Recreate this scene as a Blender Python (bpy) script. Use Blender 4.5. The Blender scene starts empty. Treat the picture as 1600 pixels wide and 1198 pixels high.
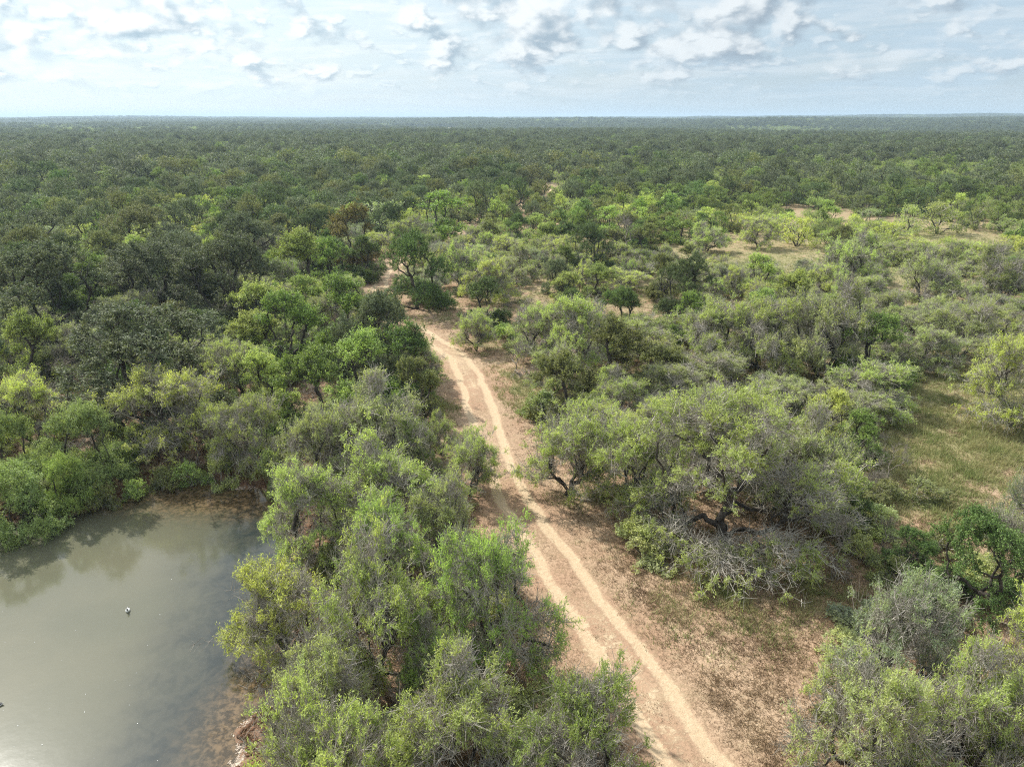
import bpy, math, random
import numpy as np
from mathutils import Vector

R = math.radians
S = bpy.context.scene
C = S.collection
random.seed(11)

# ------------------------------------------------------------------ camera
CAM_H = 20.0
PITCH = 20.6
F_PX = 1109.0                                   # focal length in pixels of a 1600 wide picture
cam_d = bpy.data.cameras.new("camera")
cam_d.sensor_width = 36.0
cam_d.lens = 36.0 * F_PX / 1600.0
cam_d.clip_start = 0.5
cam_d.clip_end = 40000.0
cam = bpy.data.objects.new("camera", cam_d)
cam.location = (0, 0, CAM_H)
cam.rotation_euler = (R(90 - PITCH), 0, 0)
C.objects.link(cam)
S.camera = cam

# ------------------------------------------------------------------ world
SUN_EL, SUN_AZ = 44.0, -47.0                    # azimuth clockwise from +Y
world = bpy.data.worlds.new("World")
S.world = world
world.use_nodes = True


def N(nt, typ, **kw):
    n = nt.nodes.new(typ)
    for k, v in kw.items():
        if k == 'ins':
            for i, val in v.items():
                if isinstance(val, bpy.types.NodeSocket):
                    nt.links.new(val, n.inputs[i])
                else:
                    n.inputs[i].default_value = val
        else:
            setattr(n, k, v)
    return n


def M(nt, op, a, b=None, c=None, clamp=False):
    n = nt.nodes.new('ShaderNodeMath')
    n.operation = op
    n.use_clamp = clamp
    for i, v in enumerate((a, b, c)):
        if v is None:
            continue
        if isinstance(v, bpy.types.NodeSocket):
            nt.links.new(v, n.inputs[i])
        else:
            n.inputs[i].default_value = v
    return n.outputs[0]


def MIX(nt, fac, a, b, blend='MIX'):
    n = nt.nodes.new('ShaderNodeMix')
    n.data_type = 'RGBA'
    n.blend_type = blend
    for i, v in ((0, fac), (6, a), (7, b)):
        if isinstance(v, bpy.types.NodeSocket):
            nt.links.new(v, n.inputs[i])
        elif i == 0:
            n.inputs[0].default_value = v
        else:
            n.inputs[i].default_value = (*v, 1.0)
    return n.outputs[2]


def STEP(nt, v, lo, hi, a=0.0, b=1.0):
    n = nt.nodes.new('ShaderNodeMapRange')
    n.interpolation_type = 'SMOOTHSTEP'
    nt.links.new(v, n.inputs[0])
    for i, q in ((1, lo), (2, hi), (3, a), (4, b)):
        n.inputs[i].default_value = q
    return n.outputs[0]


def NOISE(nt, vec, scale, detail=4.0, rough=0.55, dist=0.0):
    n = nt.nodes.new('ShaderNodeTexNoise')
    if vec is not None:
        nt.links.new(vec, n.inputs['Vector'])
    n.inputs['Scale'].default_value = scale
    n.inputs['Detail'].default_value = detail
    n.inputs['Roughness'].default_value = rough
    n.inputs['Distortion'].default_value = dist
    return n.outputs[0]


def build_world():
    nt = world.node_tree
    bg = nt.nodes['Background']
    bg.inputs[1].default_value = 0.10
    sky = N(nt, 'ShaderNodeTexSky', sky_type='NISHITA', sun_disc=False)
    sky.sun_elevation = R(SUN_EL)
    sky.sun_rotation = R(SUN_AZ % 360)
    sky.air_density = 1.0
    sky.dust_density = 1.6
    sky.ozone_density = 1.2
    tc = N(nt, 'ShaderNodeTexCoord')
    sep = N(nt, 'ShaderNodeSeparateXYZ', ins={0: tc.outputs['Generated']})
    x, y, z = sep.outputs
    el = M(nt, 'ARCSINE', z)
    az = M(nt, 'ARCTAN2', x, y)
    elp = M(nt, 'MAXIMUM', el, 0.0)
    # cloud field coordinates: cells shrink a little towards the horizon
    v = M(nt, 'LOGARITHM', M(nt, 'ADD', elp, 0.14), 2.718)

    def field(da, de, seed, sx, sy, scale, detail=9.0, rough=0.58, dist=0.25):
        comb = N(nt, 'ShaderNodeCombineXYZ', ins={0: M(nt, 'MULTIPLY', M(nt, 'ADD', az, da), sx),
                                                  1: M(nt, 'MULTIPLY', M(nt, 'ADD', v, de), sy), 2: seed})
        return NOISE(nt, comb.outputs[0], scale, detail, rough, dist)

    def puffs(seed, sx, sy, scale, lo, hi, rough=0.5):
        """Cumulus: a coverage, and how lit it is - tops and the sun's side bright, bases grey."""
        a0 = field(0, 0, seed, sx, sy, scale, 7.0, rough, 0.0)
        a1 = field(-0.10 / scale, 0.30 / scale, seed, sx, sy, scale, 4.0, rough, 0.0)
        c_ = STEP(nt, a0, lo, hi)
        l_ = STEP(nt, M(nt, 'SUBTRACT', a0, a1), -0.05, 0.09)
        return c_, l_
    sd = Vector((math.sin(R(SUN_AZ)) * math.cos(R(SUN_EL)), math.cos(R(SUN_AZ)) * math.cos(R(SUN_EL)), math.sin(R(SUN_EL))))
    dt = N(nt, 'ShaderNodeVectorMath', operation='DOT_PRODUCT', ins={0: tc.outputs['Generated']})
    dt.inputs[1].default_value = sd
    glow = STEP(nt, dt.outputs['Value'], 0.30, 0.90)
    hot = M(nt, 'POWER', M(nt, 'MAXIMUM', dt.outputs['Value'], 0.0), 60.0)
    lowsky = STEP(nt, el, 0.22, 0.75, 1.0, 0.0)
    white = MIX(nt, glow, (6.6, 7.1, 7.4), (9.6, 9.9, 9.8))
    shade = MIX(nt, glow, (2.9, 3.6, 4.3), (3.9, 5.2, 6.1))
    veil = MIX(nt, glow, (4.3, 5.5, 6.5), (7.6, 8.8, 9.2))
    thin = STEP(nt, field(0, 0, 11.2, 1.5, 1.3, 3.2, 8.0, 0.6, 0.3), 0.36, 0.64)
    base = MIX(nt, M(nt, 'ADD', M(nt, 'MULTIPLY', thin, 0.25), 0.72), sky.outputs[0], veil)
    streak = STEP(nt, field(0.0, 0.0, 5.3, 1.5, 3.0, 3.6, 8.0, 0.62, 0.6), 0.42, 0.66)
    base = MIX(nt, M(nt, 'MULTIPLY', streak, 0.45), base, white)
    col = base
    for sd_, sx_, sy_, sc_, lo_, hi_, amt, l0, l1, l2 in (
            (4.9, 2.0, 0.74, 4.6, 0.48, 0.58, 0.95, 0.040, 0.085, 0.0), (9.1, 2.1, 0.85, 8.0, 0.49, 0.64, 0.85, 0.012, 0.05, 0.0), (17.3, 2.2, 1.1, 14.0, 0.52, 0.70, 0.5, 0.0, 0.03, 0.0)):
        c_, l_ = puffs(sd_, sx_, sy_, sc_, lo_, hi_)
        c_ = M(nt, 'MULTIPLY', c_, STEP(nt, el, l0, l1, 0.0, amt))
        col = MIX(nt, c_, col, MIX(nt, l_, shade, white))
    horizon = STEP(nt, el, 0.0, 0.065, 0.75, 0.0)
    col = MIX(nt, horizon, col, MIX(nt, glow, (4.7, 5.8, 6.5), (7.9, 8.7, 8.9)))
    cov = thin
    # high overhead the sky is open and blue, with a bright veil near the sun
    high = MIX(nt, M(nt, 'ADD', M(nt, 'MULTIPLY', cov, 0.12), M(nt, 'ADD', M(nt, 'MULTIPLY', glow, 0.25), 0.42)), sky.outputs[0], (11.0, 11.8, 12.2))
    col = MIX(nt, lowsky, high, col)
    hotc = N(nt, 'ShaderNodeMix', data_type='RGBA', blend_type='ADD')
    nt.links.new(hot, hotc.inputs[0])
    nt.links.new(col, hotc.inputs[6])
    hotc.inputs[7].default_value = (16, 16, 15, 1)
    nt.links.new(hotc.outputs[2], bg.inputs[0])


build_world()
sun_d = bpy.data.lights.new("sun", 'SUN')
sun_d.energy = 4.8
sun_d.angle = R(0.6)
sun_d.color = (1.0, 0.965, 0.91)
sun = bpy.data.objects.new("sun", sun_d)
sun.rotation_euler = (R(90 - SUN_EL), 0, R(-SUN_AZ + 180))
C.objects.link(sun)
S.view_settings.view_transform = 'Standard'
S.view_settings.look = 'None'
S.view_settings.exposure = 0.34
S.view_settings.gamma = 1.0
try:
    S.cycles.max_bounces = 6
    S.cycles.transparent_max_bounces = 8
    S.cycles.diffuse_bounces = 3
    S.cycles.volume_bounces = 0
    S.cycles.use_denoising = False
    S.cycles.filter_width = 1.15
except Exception:
    pass

# ------------------------------------------------------------------ geometry of the place
CP, SP = math.cos(R(PITCH)), math.sin(R(PITCH))


def at(px, py, z=0.0):
    """Ground point seen at a pixel of the 1600 x 1198 picture: used to measure where things stand."""
    u, v = px - 800.0, py - 599.0
    down, fwd = F_PX * SP + v * CP, F_PX * CP - v * SP
    k = (CAM_H - z) / down
    return (u * k, fwd * k)


def to_px(x, y, z=0.0):
    d = y * CP + (CAM_H - z) * SP
    v = (CAM_H - z) * CP - y * SP
    return 800 + F_PX * x / d, 599 + F_PX * v / d


TRACK_PX = [(1260, 1400), (1175, 1300), (1092, 1198), (1008, 1082), (942, 991), (903, 939), (865, 870), (838, 828), (812, 790), (789, 753), (762, 693),
            (751, 630), (742, 606), (725, 574), (700, 545), (660, 520), (618, 504), (603, 487), (597, 462), (591, 445), (600, 424),
            (640, 400), (690, 383), (728, 363), (748, 346), (800, 328), (850, 310), (866, 297), (850, 288), (800, 280)]
TRACK = np.array([at(*p) for p in TRACK_PX])


def resample(P, step):
    seg = np.linalg.norm(np.diff(P, axis=0), axis=1)
    s = np.concatenate([[0], np.cumsum(seg)])
    n = int(s[-1] / step)
    t = np.linspace(0, s[-1], n)
    return np.stack([np.interp(t, s, P[:, 0]), np.interp(t, s, P[:, 1])], 1)


def smooth(P, k):
    for _ in range(k):
        Q = P.copy()
        Q[1:-1] = (P[:-2] + 2 * P[1:-1] + P[2:]) / 4
        P = Q
    return P


TRACK = smooth(resample(TRACK, 0.8), 12)


def track_dist(X, Y):
    X, Y = np.asarray(X, float), np.asarray(Y, float)
    out = np.full(X.shape, 1e9)
    flat = out.ravel()
    xf, yf = X.ravel(), Y.ravel()
    m = (xf > -60) & (xf < 60) & (yf > 5) & (yf < 300)
    idx = np.nonzero(m)[0]
    for i0 in range(0, len(idx), 20000):
        ii = idx[i0:i0 + 20000]
        d = np.sqrt((xf[ii, None] - TRACK[None, :, 0]) ** 2 + (yf[ii, None] - TRACK[None, :, 1]) ** 2)
        flat[ii] = d.min(1)
    return flat.reshape(X.shape)


WATER_Z = -0.55
POND_PX = [(-160, 850), (-60, 842), (0, 822), (60, 812), (110, 804), (160, 790), (200, 772), (240, 756), (300, 750), (350, 752), (395, 762), (430, 776),
           (456, 800), (462, 840), (452, 880), (448, 930), (455, 990), (448, 1040), (425, 1085), (405, 1115), (388, 1150), (380, 1198), (372, 1260),
           (360, 1340), (300, 1450), (0, 1520), (-300, 1500), (-700, 1300), (-700, 1000), (-400, 880)]
POND = np.array([at(px, py, WATER_Z) for px, py in POND_PX])


def poly_sd(X, Y, P):
    """Signed distance to a closed polygon, negative inside."""
    X, Y = np.asarray(X, float), np.asarray(Y, float)
    d = np.full(X.shape, 1e18)
    inside = np.zeros(X.shape, bool)
    n = len(P)
    for i in range(n):
        ax, ay = P[i]
        bx, by = P[(i + 1) % n]
        ex, ey = bx - ax, by - ay
        t = np.clip(((X - ax) * ex + (Y - ay) * ey) / (ex * ex + ey * ey), 0, 1)
        d = np.minimum(d, (X - ax - t * ex) ** 2 + (Y - ay - t * ey) ** 2)
        c = ((ay > Y) != (by > Y)) & (X < ex * (Y - ay) / (ey if abs(ey) > 1e-9 else 1e-9) + ax)
        inside ^= c
    return np.sqrt(d) * np.where(inside, -1, 1)


def pond_sd(X, Y):
    X, Y = np.asarray(X, float), np.asarray(Y, float)
    out = np.full(X.shape, 1e3)
    m = (X < 15) & (X > -90) & (Y > -30) & (Y < 55)
    if m.any():
        xs, ys = X[m], Y[m]
        w = 0.28 * np.sin(xs * 1.9 + ys * 0.7) + 0.2 * np.sin(ys * 3.1 - xs * 1.1) + 0.12 * np.sin(xs * 6.3 + ys * 5.2)
        out[m] = poly_sd(xs, ys, POND) + w
    return out


def sstep(x, a, b):
    t = np.clip((x - a) / (b - a), 0, 1)
    return t * t * (3 - 2 * t)


def height(X, Y):
    X, Y = np.asarray(X, float), np.asarray(Y, float)
    r = np.hypot(X, Y)
    z = 0.10 * np.sin(X * 0.31 + 0.4) * np.sin(Y * 0.23 + 1.0) + 0.05 * np.sin(X * 0.9 + Y * 0.6)
    td = track_dist(X, Y)
    z = z * sstep(td, 1.0, 4.0)
    far = sstep(r, 260, 1500)
    z = z + far * (3.2 * np.sin(X / 210 + 1.3) * np.sin(Y / 330 + 0.4) + 3.6 * np.sin(Y / 460 + X / 900 + 2.0) + 2.0 * np.sin(X / 95 - Y / 160))
    far2 = sstep(Y, 1400, 6500)
    z = z + far2 * (5 * np.sin(X / 1300 + 0.7) * np.sin(Y / 1000) + 3 * np.sin(X / 520 + Y / 900)) + 5.0 * sstep(Y, 500, 1500) * np.sin(Y / 260 + 1.2 * np.sin(X / 700)) * (0.6 + 0.4 * np.sin(X / 450))
    a = X / np.maximum(Y, 1.0)
    z = z + 22 * sstep(a, 0.08, 0.62) * sstep(Y, 1500, 4300) + 14 * sstep(Y, 6500, 9500) * (1 - sstep(np.abs(a + 0.05), 0.25, 0.75))
    sd = pond_sd(X, Y)
    bank = sstep(sd, -0.2, 3.2)
    zp = WATER_Z + 0.02 + 0.45 * sd
    zp = np.where(sd < 0, WATER_Z + 0.02 + 0.22 * np.maximum(sd, -6.0), WATER_Z + 0.02 + 0.30 * sd)
    z = z * bank + zp * (1 - bank) if True else z
    return z


def h1(x, y):
    return float(height(np.array([x]), np.array([y]))[0])


def pasture(X, Y):
    """1 where the far land is open pasture."""
    X, Y = np.asarray(X, float), np.asarray(Y, float)
    n = np.sin(X / 270 + 1.2 * np.sin(Y / 410)) * np.sin(Y / 310 + 0.8 * np.sin(X / 190)) + 0.35 * np.sin(X / 83 + Y / 140)
    return sstep(n, 0.66, 0.78) * sstep(Y, 1000, 1400) * sstep(X / np.maximum(Y, 1), -0.42, -0.25)


# green grass patches (pixel centre, half widths in metres, strength)
GRASS = [(1190, 900, 5, 3.0, .36), (1330, 960, 3, 2.5, .40), (1400, 640, 8, 6, .6), (1500, 740, 6, 4, .75), (1440, 800, 4, 3, .7), (695, 640, 1.2, 1.6, 1.6),
         (850, 632, 3.2, 2.0, 1.2), (800, 600, 2.5, 4, .8), (905, 775, 1.6, 1.0, .9), (660, 500, 4, 3, .6), (425, 745, 1.4, 1.2, 1.4), (300, 735, 5, 1.0, .9),
         (150, 770, 4, 1.2, 1.0), (740, 540, 3, 4, .7), (1150, 420, 14, 12, .5), (1440, 375, 20, 14, .5), (950, 700, 2, 2, .6), (1120, 960, 3, 2, .3),
         (1560, 600, 8, 6, .7), (600, 690, 2, 3, .8), (560, 850, 2, 2, .3), (1540, 700, 5, 4, .9), (780, 470, 6, 5, .6), (1330, 420, 12, 9, .5)]
GR = [(*at(a, b), c, d, e) for a, b, c, d, e in GRASS]


def grass_w(X, Y):
    g = np.zeros(np.shape(X))
    for gx, gy, sx, sy, s in GR:
        g = g + s * np.exp(-((X - gx) / sx) ** 2 - ((Y - gy) / sy) ** 2)
    g = g * (0.75 + 0.5 * np.sin(X * 1.3 + 1.1 * np.sin(Y * 0.9)) * np.sin(Y * 1.1 + np.sin(X * 0.7)))
    return np.clip(g, 0, 1.3)


CLEAR_PX = [
    [(790, 690), (850, 740), (900, 800), (960, 850), (1100, 880), (1345, 930), (1290, 1010), (1235, 1070), (1235, 1400), (1000, 1400), (850, 900)],
    [(1370, 600), (1480, 590), (1600, 640), (1750, 700), (1660, 790), (1450, 860), (1370, 760)],
    [(600, 440), (640, 470), (720, 480), (790, 472), (800, 490), (740, 515), (700, 525), (620, 500)],
    [(1120, 378), (1280, 372), (1290, 400), (1250, 435), (1130, 430)],
    [(1390, 368), (1570, 362), (1570, 402), (1400, 405)],
    [(1225, 333), (1345, 325), (1355, 356), (1230, 362)],
    [(745, 560), (800, 590), (850, 640), (870, 665), (800, 690), (765, 650)],
    [(1090, 400), (1130, 400), (1130, 425), (1080, 420)],
    [(1350, 340), (1420, 335), (1440, 350), (1360, 356)],
    [(660, 392), (700, 384), (735, 362), (745, 370), (720, 400), (690, 410)],
    [(790, 332), (850, 312), (880, 296), (885, 306), (850, 325), (800, 345)],
]
CLEAR = [np.array([at(*p) for p in poly]) for poly in CLEAR_PX]



# ------------------------------------------------------------------ helpers
def mesh_np(name, V, F, mats=(), mi=None, smooth_=False):
    V = np.ascontiguousarray(V, np.float32)
    F = np.ascontiguousarray(F, np.int32)
    me = bpy.data.meshes.new(name)
    me.vertices.add(len(V))
    me.vertices.foreach_set('co', V.ravel())
    n, k = F.shape
    me.loops.add(n * k)
    me.loops.foreach_set('vertex_index', F.ravel())
    me.polygons.add(n)
    me.polygons.foreach_set('loop_start', np.arange(0, n * k, k, dtype=np.int32))
    if mi is not None:
        me.polygons.foreach_set('material_index', np.ascontiguousarray(mi, np.int32))
    if smooth_:
        me.polygons.foreach_set('use_smooth', np.ones(n, bool))
    for m in mats:
        me.materials.append(m)
    me.update(calc_edges=True)
    return me


def point_attr(me, name, A):
    at_ = me.attributes.new(name, 'FLOAT_COLOR', 'POINT')
    A = np.concatenate([np.asarray(A, np.float32), np.ones((len(A), 1), np.float32)], 1)
    at_.data.foreach_set('color', A.ravel())


def link(name, me, parent=None):
    o = bpy.data.objects.new(name, me)
    C.objects.link(o)
    o.parent = parent
    return o


def tag(o, label=None, cat=None, group=None, kind=None):
    if label:
        o['label'] = label
    if cat:
        o['category'] = cat
    if group:
        o['group'] = group
    if kind:
        o['kind'] = kind
    return o


def tubes(A, B, ra, rb, k):
    """k-sided tapered prisms from A to B."""
    D = B - A
    L = np.linalg.norm(D, axis=1, keepdims=True) + 1e-9
    D = D / L
    ref = np.where(np.abs(D[:, 2:3]) > 0.8, np.array([[1.0, 0, 0]]), np.array([[0, 0, 1.0]]))
    U = np.cross(D, ref)
    U /= np.linalg.norm(U, axis=1, keepdims=True) + 1e-9
    W = np.cross(D, U)
    n = len(A)
    ang = np.arange(k) * 2 * math.pi / k
    ring = U[:, None, :] * np.cos(ang)[None, :, None] + W[:, None, :] * np.sin(ang)[None, :, None]
    V = np.concatenate([A[:, None] - D[:, None] * ra[:, None, None] * 0.3 + ring * ra[:, None, None],
                        B[:, None] + D[:, None] * rb[:, None, None] * 0.3 + ring * rb[:, None, None]], 1).reshape(-1, 3)
    b = (np.arange(n) * 2 * k)[:, None]
    i = np.arange(k)[None, :]
    j = (i + 1) % k
    F = np.stack([b + i, b + j, b + k + j, b + k + i], 2).reshape(-1, 4)
    return V, F


# ------------------------------------------------------------------ materials
def new_mat(name):
    m = bpy.data.materials.new(name)
    m.use_nodes = True
    nt = m.node_tree
    bsdf = nt.nodes['Principled BSDF']
    return m, nt, bsdf


def leaf_mat(name, trans=0.35, rough=0.5, spec=0.35, spread=0.35, clump=0.7, sat=(1.25, 1.1, 0.75)):
    """Foliage: the object colour, varied leaf by leaf, clump by clump and plant by plant."""
    m, nt, b = new_mat(name)
    oi = N(nt, 'ShaderNodeObjectInfo')
    geo = N(nt, 'ShaderNodeNewGeometry')
    tc = N(nt, 'ShaderNodeTexCoord')
    isl = geo.outputs['Random Per Island']
    nz = NOISE(nt, tc.outputs['Object'], clump, 3.0, 0.6)
    clumpv = STEP(nt, nz, 0.36, 0.66)
    yellow = MIX(nt, 1.0, oi.outputs['Color'], sat, 'MULTIPLY')
    col = MIX(nt, M(nt, 'ADD', M(nt, 'MULTIPLY', clumpv, 0.75), M(nt, 'MULTIPLY', isl, 0.25)), oi.outputs['Color'], yellow)
    val = M(nt, 'ADD', M(nt, 'MULTIPLY', isl, 2 * spread), 1.0 - spread)
    val = M(nt, 'MULTIPLY', val, M(nt, 'ADD', M(nt, 'MULTIPLY', oi.outputs['Random'], 0.4), 0.8))
    hsv = N(nt, 'ShaderNodeHueSaturation', ins={4: col, 2: val, 1: 0.88})
    nt.links.new(M(nt, 'ADD', M(nt, 'MULTIPLY', oi.outputs['Random'], 0.020), 0.482), hsv.inputs[0])
    nt.links.new(hsv.outputs[0], b.inputs['Base Color'])
    b.inputs['Roughness'].default_value = rough
    b.inputs['Specular IOR Level'].default_value = spec
    tr = N(nt, 'ShaderNodeBsdfTranslucent')
    nt.links.new(MIX(nt, 1.0, hsv.outputs[0], (1.1, 1.18, 0.55), 'MULTIPLY'), tr.inputs[0])
    mx = N(nt, 'ShaderNodeMixShader', ins={0: trans})
    nt.links.new(b.outputs[0], mx.inputs[1])
    nt.links.new(tr.outputs[0], mx.inputs[2])
    nt.links.new(mx.outputs[0], nt.nodes['Material Output'].inputs[0])
    return m


def bark_mat(name, c1, c2, scale=3.0):
    m, nt, b = new_mat(name)
    tc = N(nt, 'ShaderNodeTexCoord')
    nz = NOISE(nt, tc.outputs['Object'], scale, 6.0, 0.65)
    nt.links.new(MIX(nt, STEP(nt, nz, 0.35, 0.65), c1, c2), b.inputs['Base Color'])
    b.inputs['Roughness'].default_value = 0.9
    b.inputs['Specular IOR Level'].default_value = 0.2
    bm = N(nt, 'ShaderNodeBump', ins={0: 0.6, 1: 0.03})
    nt.links.new(NOISE(nt, tc.outputs['Object'], scale * 7, 4.0, 0.7), bm.inputs['Height'])
    nt.links.new(bm.outputs[0], b.inputs['Normal'])
    return m


MAT = {
    'mesquite': leaf_mat('mesquite_leaf', 0.48, 0.55, 0.25, 0.24, 0.75, (1.16, 1.10, 0.75)),
    'oak': leaf_mat('oak_leaf', 0.25, 0.65, 0.2, 0.26, 0.6, (1.35, 1.2, 0.9)),
    'elm': leaf_mat('elm_leaf', 0.38, 0.55, 0.3, 0.35, 0.7, (1.3, 1.18, 0.65)),
    'huisache': leaf_mat('huisache_leaf', 0.38, 0.6, 0.2, 0.3, 0.8, (1.15, 1.05, 0.8)),
    'bark_dark': bark_mat('dark_bark', (0.035, 0.028, 0.022), (0.10, 0.085, 0.07)),
    'bark_grey': bark_mat('grey_bark', (0.15, 0.125, 0.10), (0.38, 0.34, 0.29), 5.0),
    'twig': bark_mat('twig_bark', (0.29, 0.265, 0.22), (0.54, 0.50, 0.43), 4.0),
    'twig_dark': bark_mat('dark_twig_bark', (0.05, 0.045, 0.04), (0.13, 0.12, 0.105), 4.0),
}


def soil_mat():
    m, nt, b = new_mat('soil')
    geo = N(nt, 'ShaderNodeNewGeometry')
    P = geo.outputs['Position']
    zn = N(nt, 'ShaderNodeAttribute', attribute_name='zone')
    sp = N(nt, 'ShaderNodeSeparateColor', ins={0: zn.outputs['Color']})
    green, sand, wet = sp.outputs
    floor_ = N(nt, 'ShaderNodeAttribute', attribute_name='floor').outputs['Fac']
    big = NOISE(nt, P, 0.16, 5.0, 0.6)
    mid = NOISE(nt, P, 0.9, 6.0, 0.65)
    fine = NOISE(nt, P, 5.5, 6.0, 0.75, 0.4)
    vfine = NOISE(nt, P, 17.0, 4.0, 0.7)
    soil = MIX(nt, STEP(nt, big, 0.38, 0.62), (0.41, 0.265, 0.17), (0.48, 0.345, 0.225))
    litter = MIX(nt, STEP(nt, mid, 0.4, 0.62), (0.20, 0.125, 0.075), (0.27, 0.19, 0.11))
    speck = STEP(nt, M(nt, 'ADD', M(nt, 'MULTIPLY', fine, 0.75), M(nt, 'MULTIPLY', mid, 0.25)), 0.45, 0.54)
    col = MIX(nt, M(nt, 'MULTIPLY', speck, 0.68), soil, litter)
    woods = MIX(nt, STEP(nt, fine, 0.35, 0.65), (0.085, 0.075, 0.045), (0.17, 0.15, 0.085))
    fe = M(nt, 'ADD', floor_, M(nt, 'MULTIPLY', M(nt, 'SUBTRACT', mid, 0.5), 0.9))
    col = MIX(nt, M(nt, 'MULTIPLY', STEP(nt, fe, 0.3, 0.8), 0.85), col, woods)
    # bare tracks of packed sand
    sandc = MIX(nt, STEP(nt, fine, 0.35, 0.65), (0.49, 0.36, 0.225), (0.57, 0.435, 0.285))
    sedge = M(nt, 'ADD', sand, M(nt, 'MULTIPLY', M(nt, 'SUBTRACT', fine, 0.5), 2.1))
    sedge = M(nt, 'ADD', sedge, M(nt, 'MULTIPLY', M(nt, 'SUBTRACT', mid, 0.5), 1.25))
    col = MIX(nt, STEP(nt, sedge, 0.28, 0.80), col, sandc)
    grassc = MIX(nt, STEP(nt, fine, 0.35, 0.65), (0.17, 0.19, 0.065), (0.38, 0.33, 0.18))
    gedge = M(nt, 'ADD', green, M(nt, 'MULTIPLY', M(nt, 'SUBTRACT', mid, 0.5), 1.3))
    col = MIX(nt, M(nt, 'MULTIPLY', STEP(nt, gedge, 0.15, 0.75), 0.85), col, grassc)
    mud = MIX(nt, STEP(nt, mid, 0.4, 0.6), (0.12, 0.065, 0.035), (0.22, 0.13, 0.075))
    wedge = M(nt, 'ADD', wet, M(nt, 'MULTIPLY', M(nt, 'SUBTRACT', mid, 0.5), 0.7))
    col = MIX(nt, STEP(nt, wedge, 0.25, 0.7), col, mud)
    val = M(nt, 'ADD', M(nt, 'MULTIPLY', vfine, 0.5), 0.75)
    hsv = N(nt, 'ShaderNodeHueSaturation', ins={4: col, 2: val})
    # far land: woods floor and pale pastures
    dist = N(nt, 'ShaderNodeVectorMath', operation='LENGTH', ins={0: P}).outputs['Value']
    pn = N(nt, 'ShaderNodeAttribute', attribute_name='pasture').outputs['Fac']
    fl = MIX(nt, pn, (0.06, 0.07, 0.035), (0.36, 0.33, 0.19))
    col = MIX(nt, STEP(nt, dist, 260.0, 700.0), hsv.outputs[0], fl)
    nt.links.new(col, b.inputs['Base Color'])
    b.inputs['Specular IOR Level'].default_value = 0.2
    nt.links.new(STEP(nt, wet, 0.6, 1.0, 0.95, 0.45), b.inputs['Roughness'])
    bm = N(nt, 'ShaderNodeBump', ins={0: 0.8, 1: 0.06})
    nt.links.new(M(nt, 'ADD', fine, M(nt, 'MULTIPLY', vfine, 0.4)), bm.inputs['Height'])
    nt.links.new(bm.outputs[0], b.inputs['Normal'])
    return m


MAT['soil'] = soil_mat()


def water_mat():
    m, nt, b = new_mat('pond_water')
    geo = N(nt, 'ShaderNodeNewGeometry')
    P = geo.outputs['Position']
    zn = N(nt, 'ShaderNodeAttribute', attribute_name='shallow')
    sp = N(nt, 'ShaderNodeSeparateColor', ins={0: zn.outputs['Color']})
    sh, clear = sp.outputs[0], sp.outputs[1]
    n1 = NOISE(nt, P, 0.22, 4.0, 0.55)
    n2 = NOISE(nt, P, 1.6, 6.0, 0.65, 0.6)
    turb = MIX(nt, STEP(nt, n1, 0.3, 0.7), (0.112, 0.112, 0.074), (0.138, 0.132, 0.086))
    darkw = MIX(nt, STEP(nt, n2, 0.35, 0.65), (0.026, 0.034, 0.032), (0.052, 0.056, 0.046))
    brown = MIX(nt, STEP(nt, NOISE(nt, P, 3.4, 7.0, 0.75, 0.2), 0.42, 0.60), (0.050, 0.036, 0.018), (0.17, 0.115, 0.060))
    c = M(nt, 'ADD', clear, M(nt, 'MULTIPLY', M(nt, 'SUBTRACT', n1, 0.5), 0.5))
    col = MIX(nt, STEP(nt, c, 0.2, 0.85), turb, darkw)
    s = M(nt, 'ADD', sh, M(nt, 'MULTIPLY', M(nt, 'SUBTRACT', n2, 0.5), 0.35))
    col = MIX(nt, STEP(nt, s, 0.22, 1.0), col, brown)
    nt.links.new(col, b.inputs['Base Color'])
    b.inputs['Roughness'].default_value = 0.09
    b.inputs['IOR'].default_value = 1.333
    b.inputs['Specular IOR Level'].default_value = 0.95
    bm = N(nt, 'ShaderNodeBump', ins={0: 0.10, 1: 0.02})
    nt.links.new(NOISE(nt, P, 2.5, 3.0, 0.5), bm.inputs['Height'])
    nt.links.new(bm.outputs[0], b.inputs['Normal'])
    return m


def plain_mat(name, col, rough=0.6, spec=0.4, var=0.0, scale=20):
    m, nt, b = new_mat(name)
    b.inputs['Roughness'].default_value = rough
    b.inputs['Specular IOR Level'].default_value = spec
    if var:
        tc = N(nt, 'ShaderNodeTexCoord')
        nz = NOISE(nt, tc.outputs['Object'], scale, 4.0)
        c2 = tuple(min(1, c * (1 + var)) for c in col)
        nt.links.new(MIX(nt, STEP(nt, nz, 0.35, 0.65), tuple(c * (1 - var) for c in col), c2), b.inputs['Base Color'])
    else:
        b.inputs['Base Color'].default_value = (*col, 1)
    return m


# ------------------------------------------------------------------ ground
def axis(lo, hi, f0, f1, step, grow=1.12):
    mid = list(np.arange(f0, f1, step))
    a, d = [], step
    x = f0
    while x > lo:
        d *= grow
        x -= d
        a.append(x)
    b, d = [], step
    x = mid[-1]
    while x < hi:
        d *= grow
        x += d
        b.append(x)
    return np.array(a[::-1] + mid + b)


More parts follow.
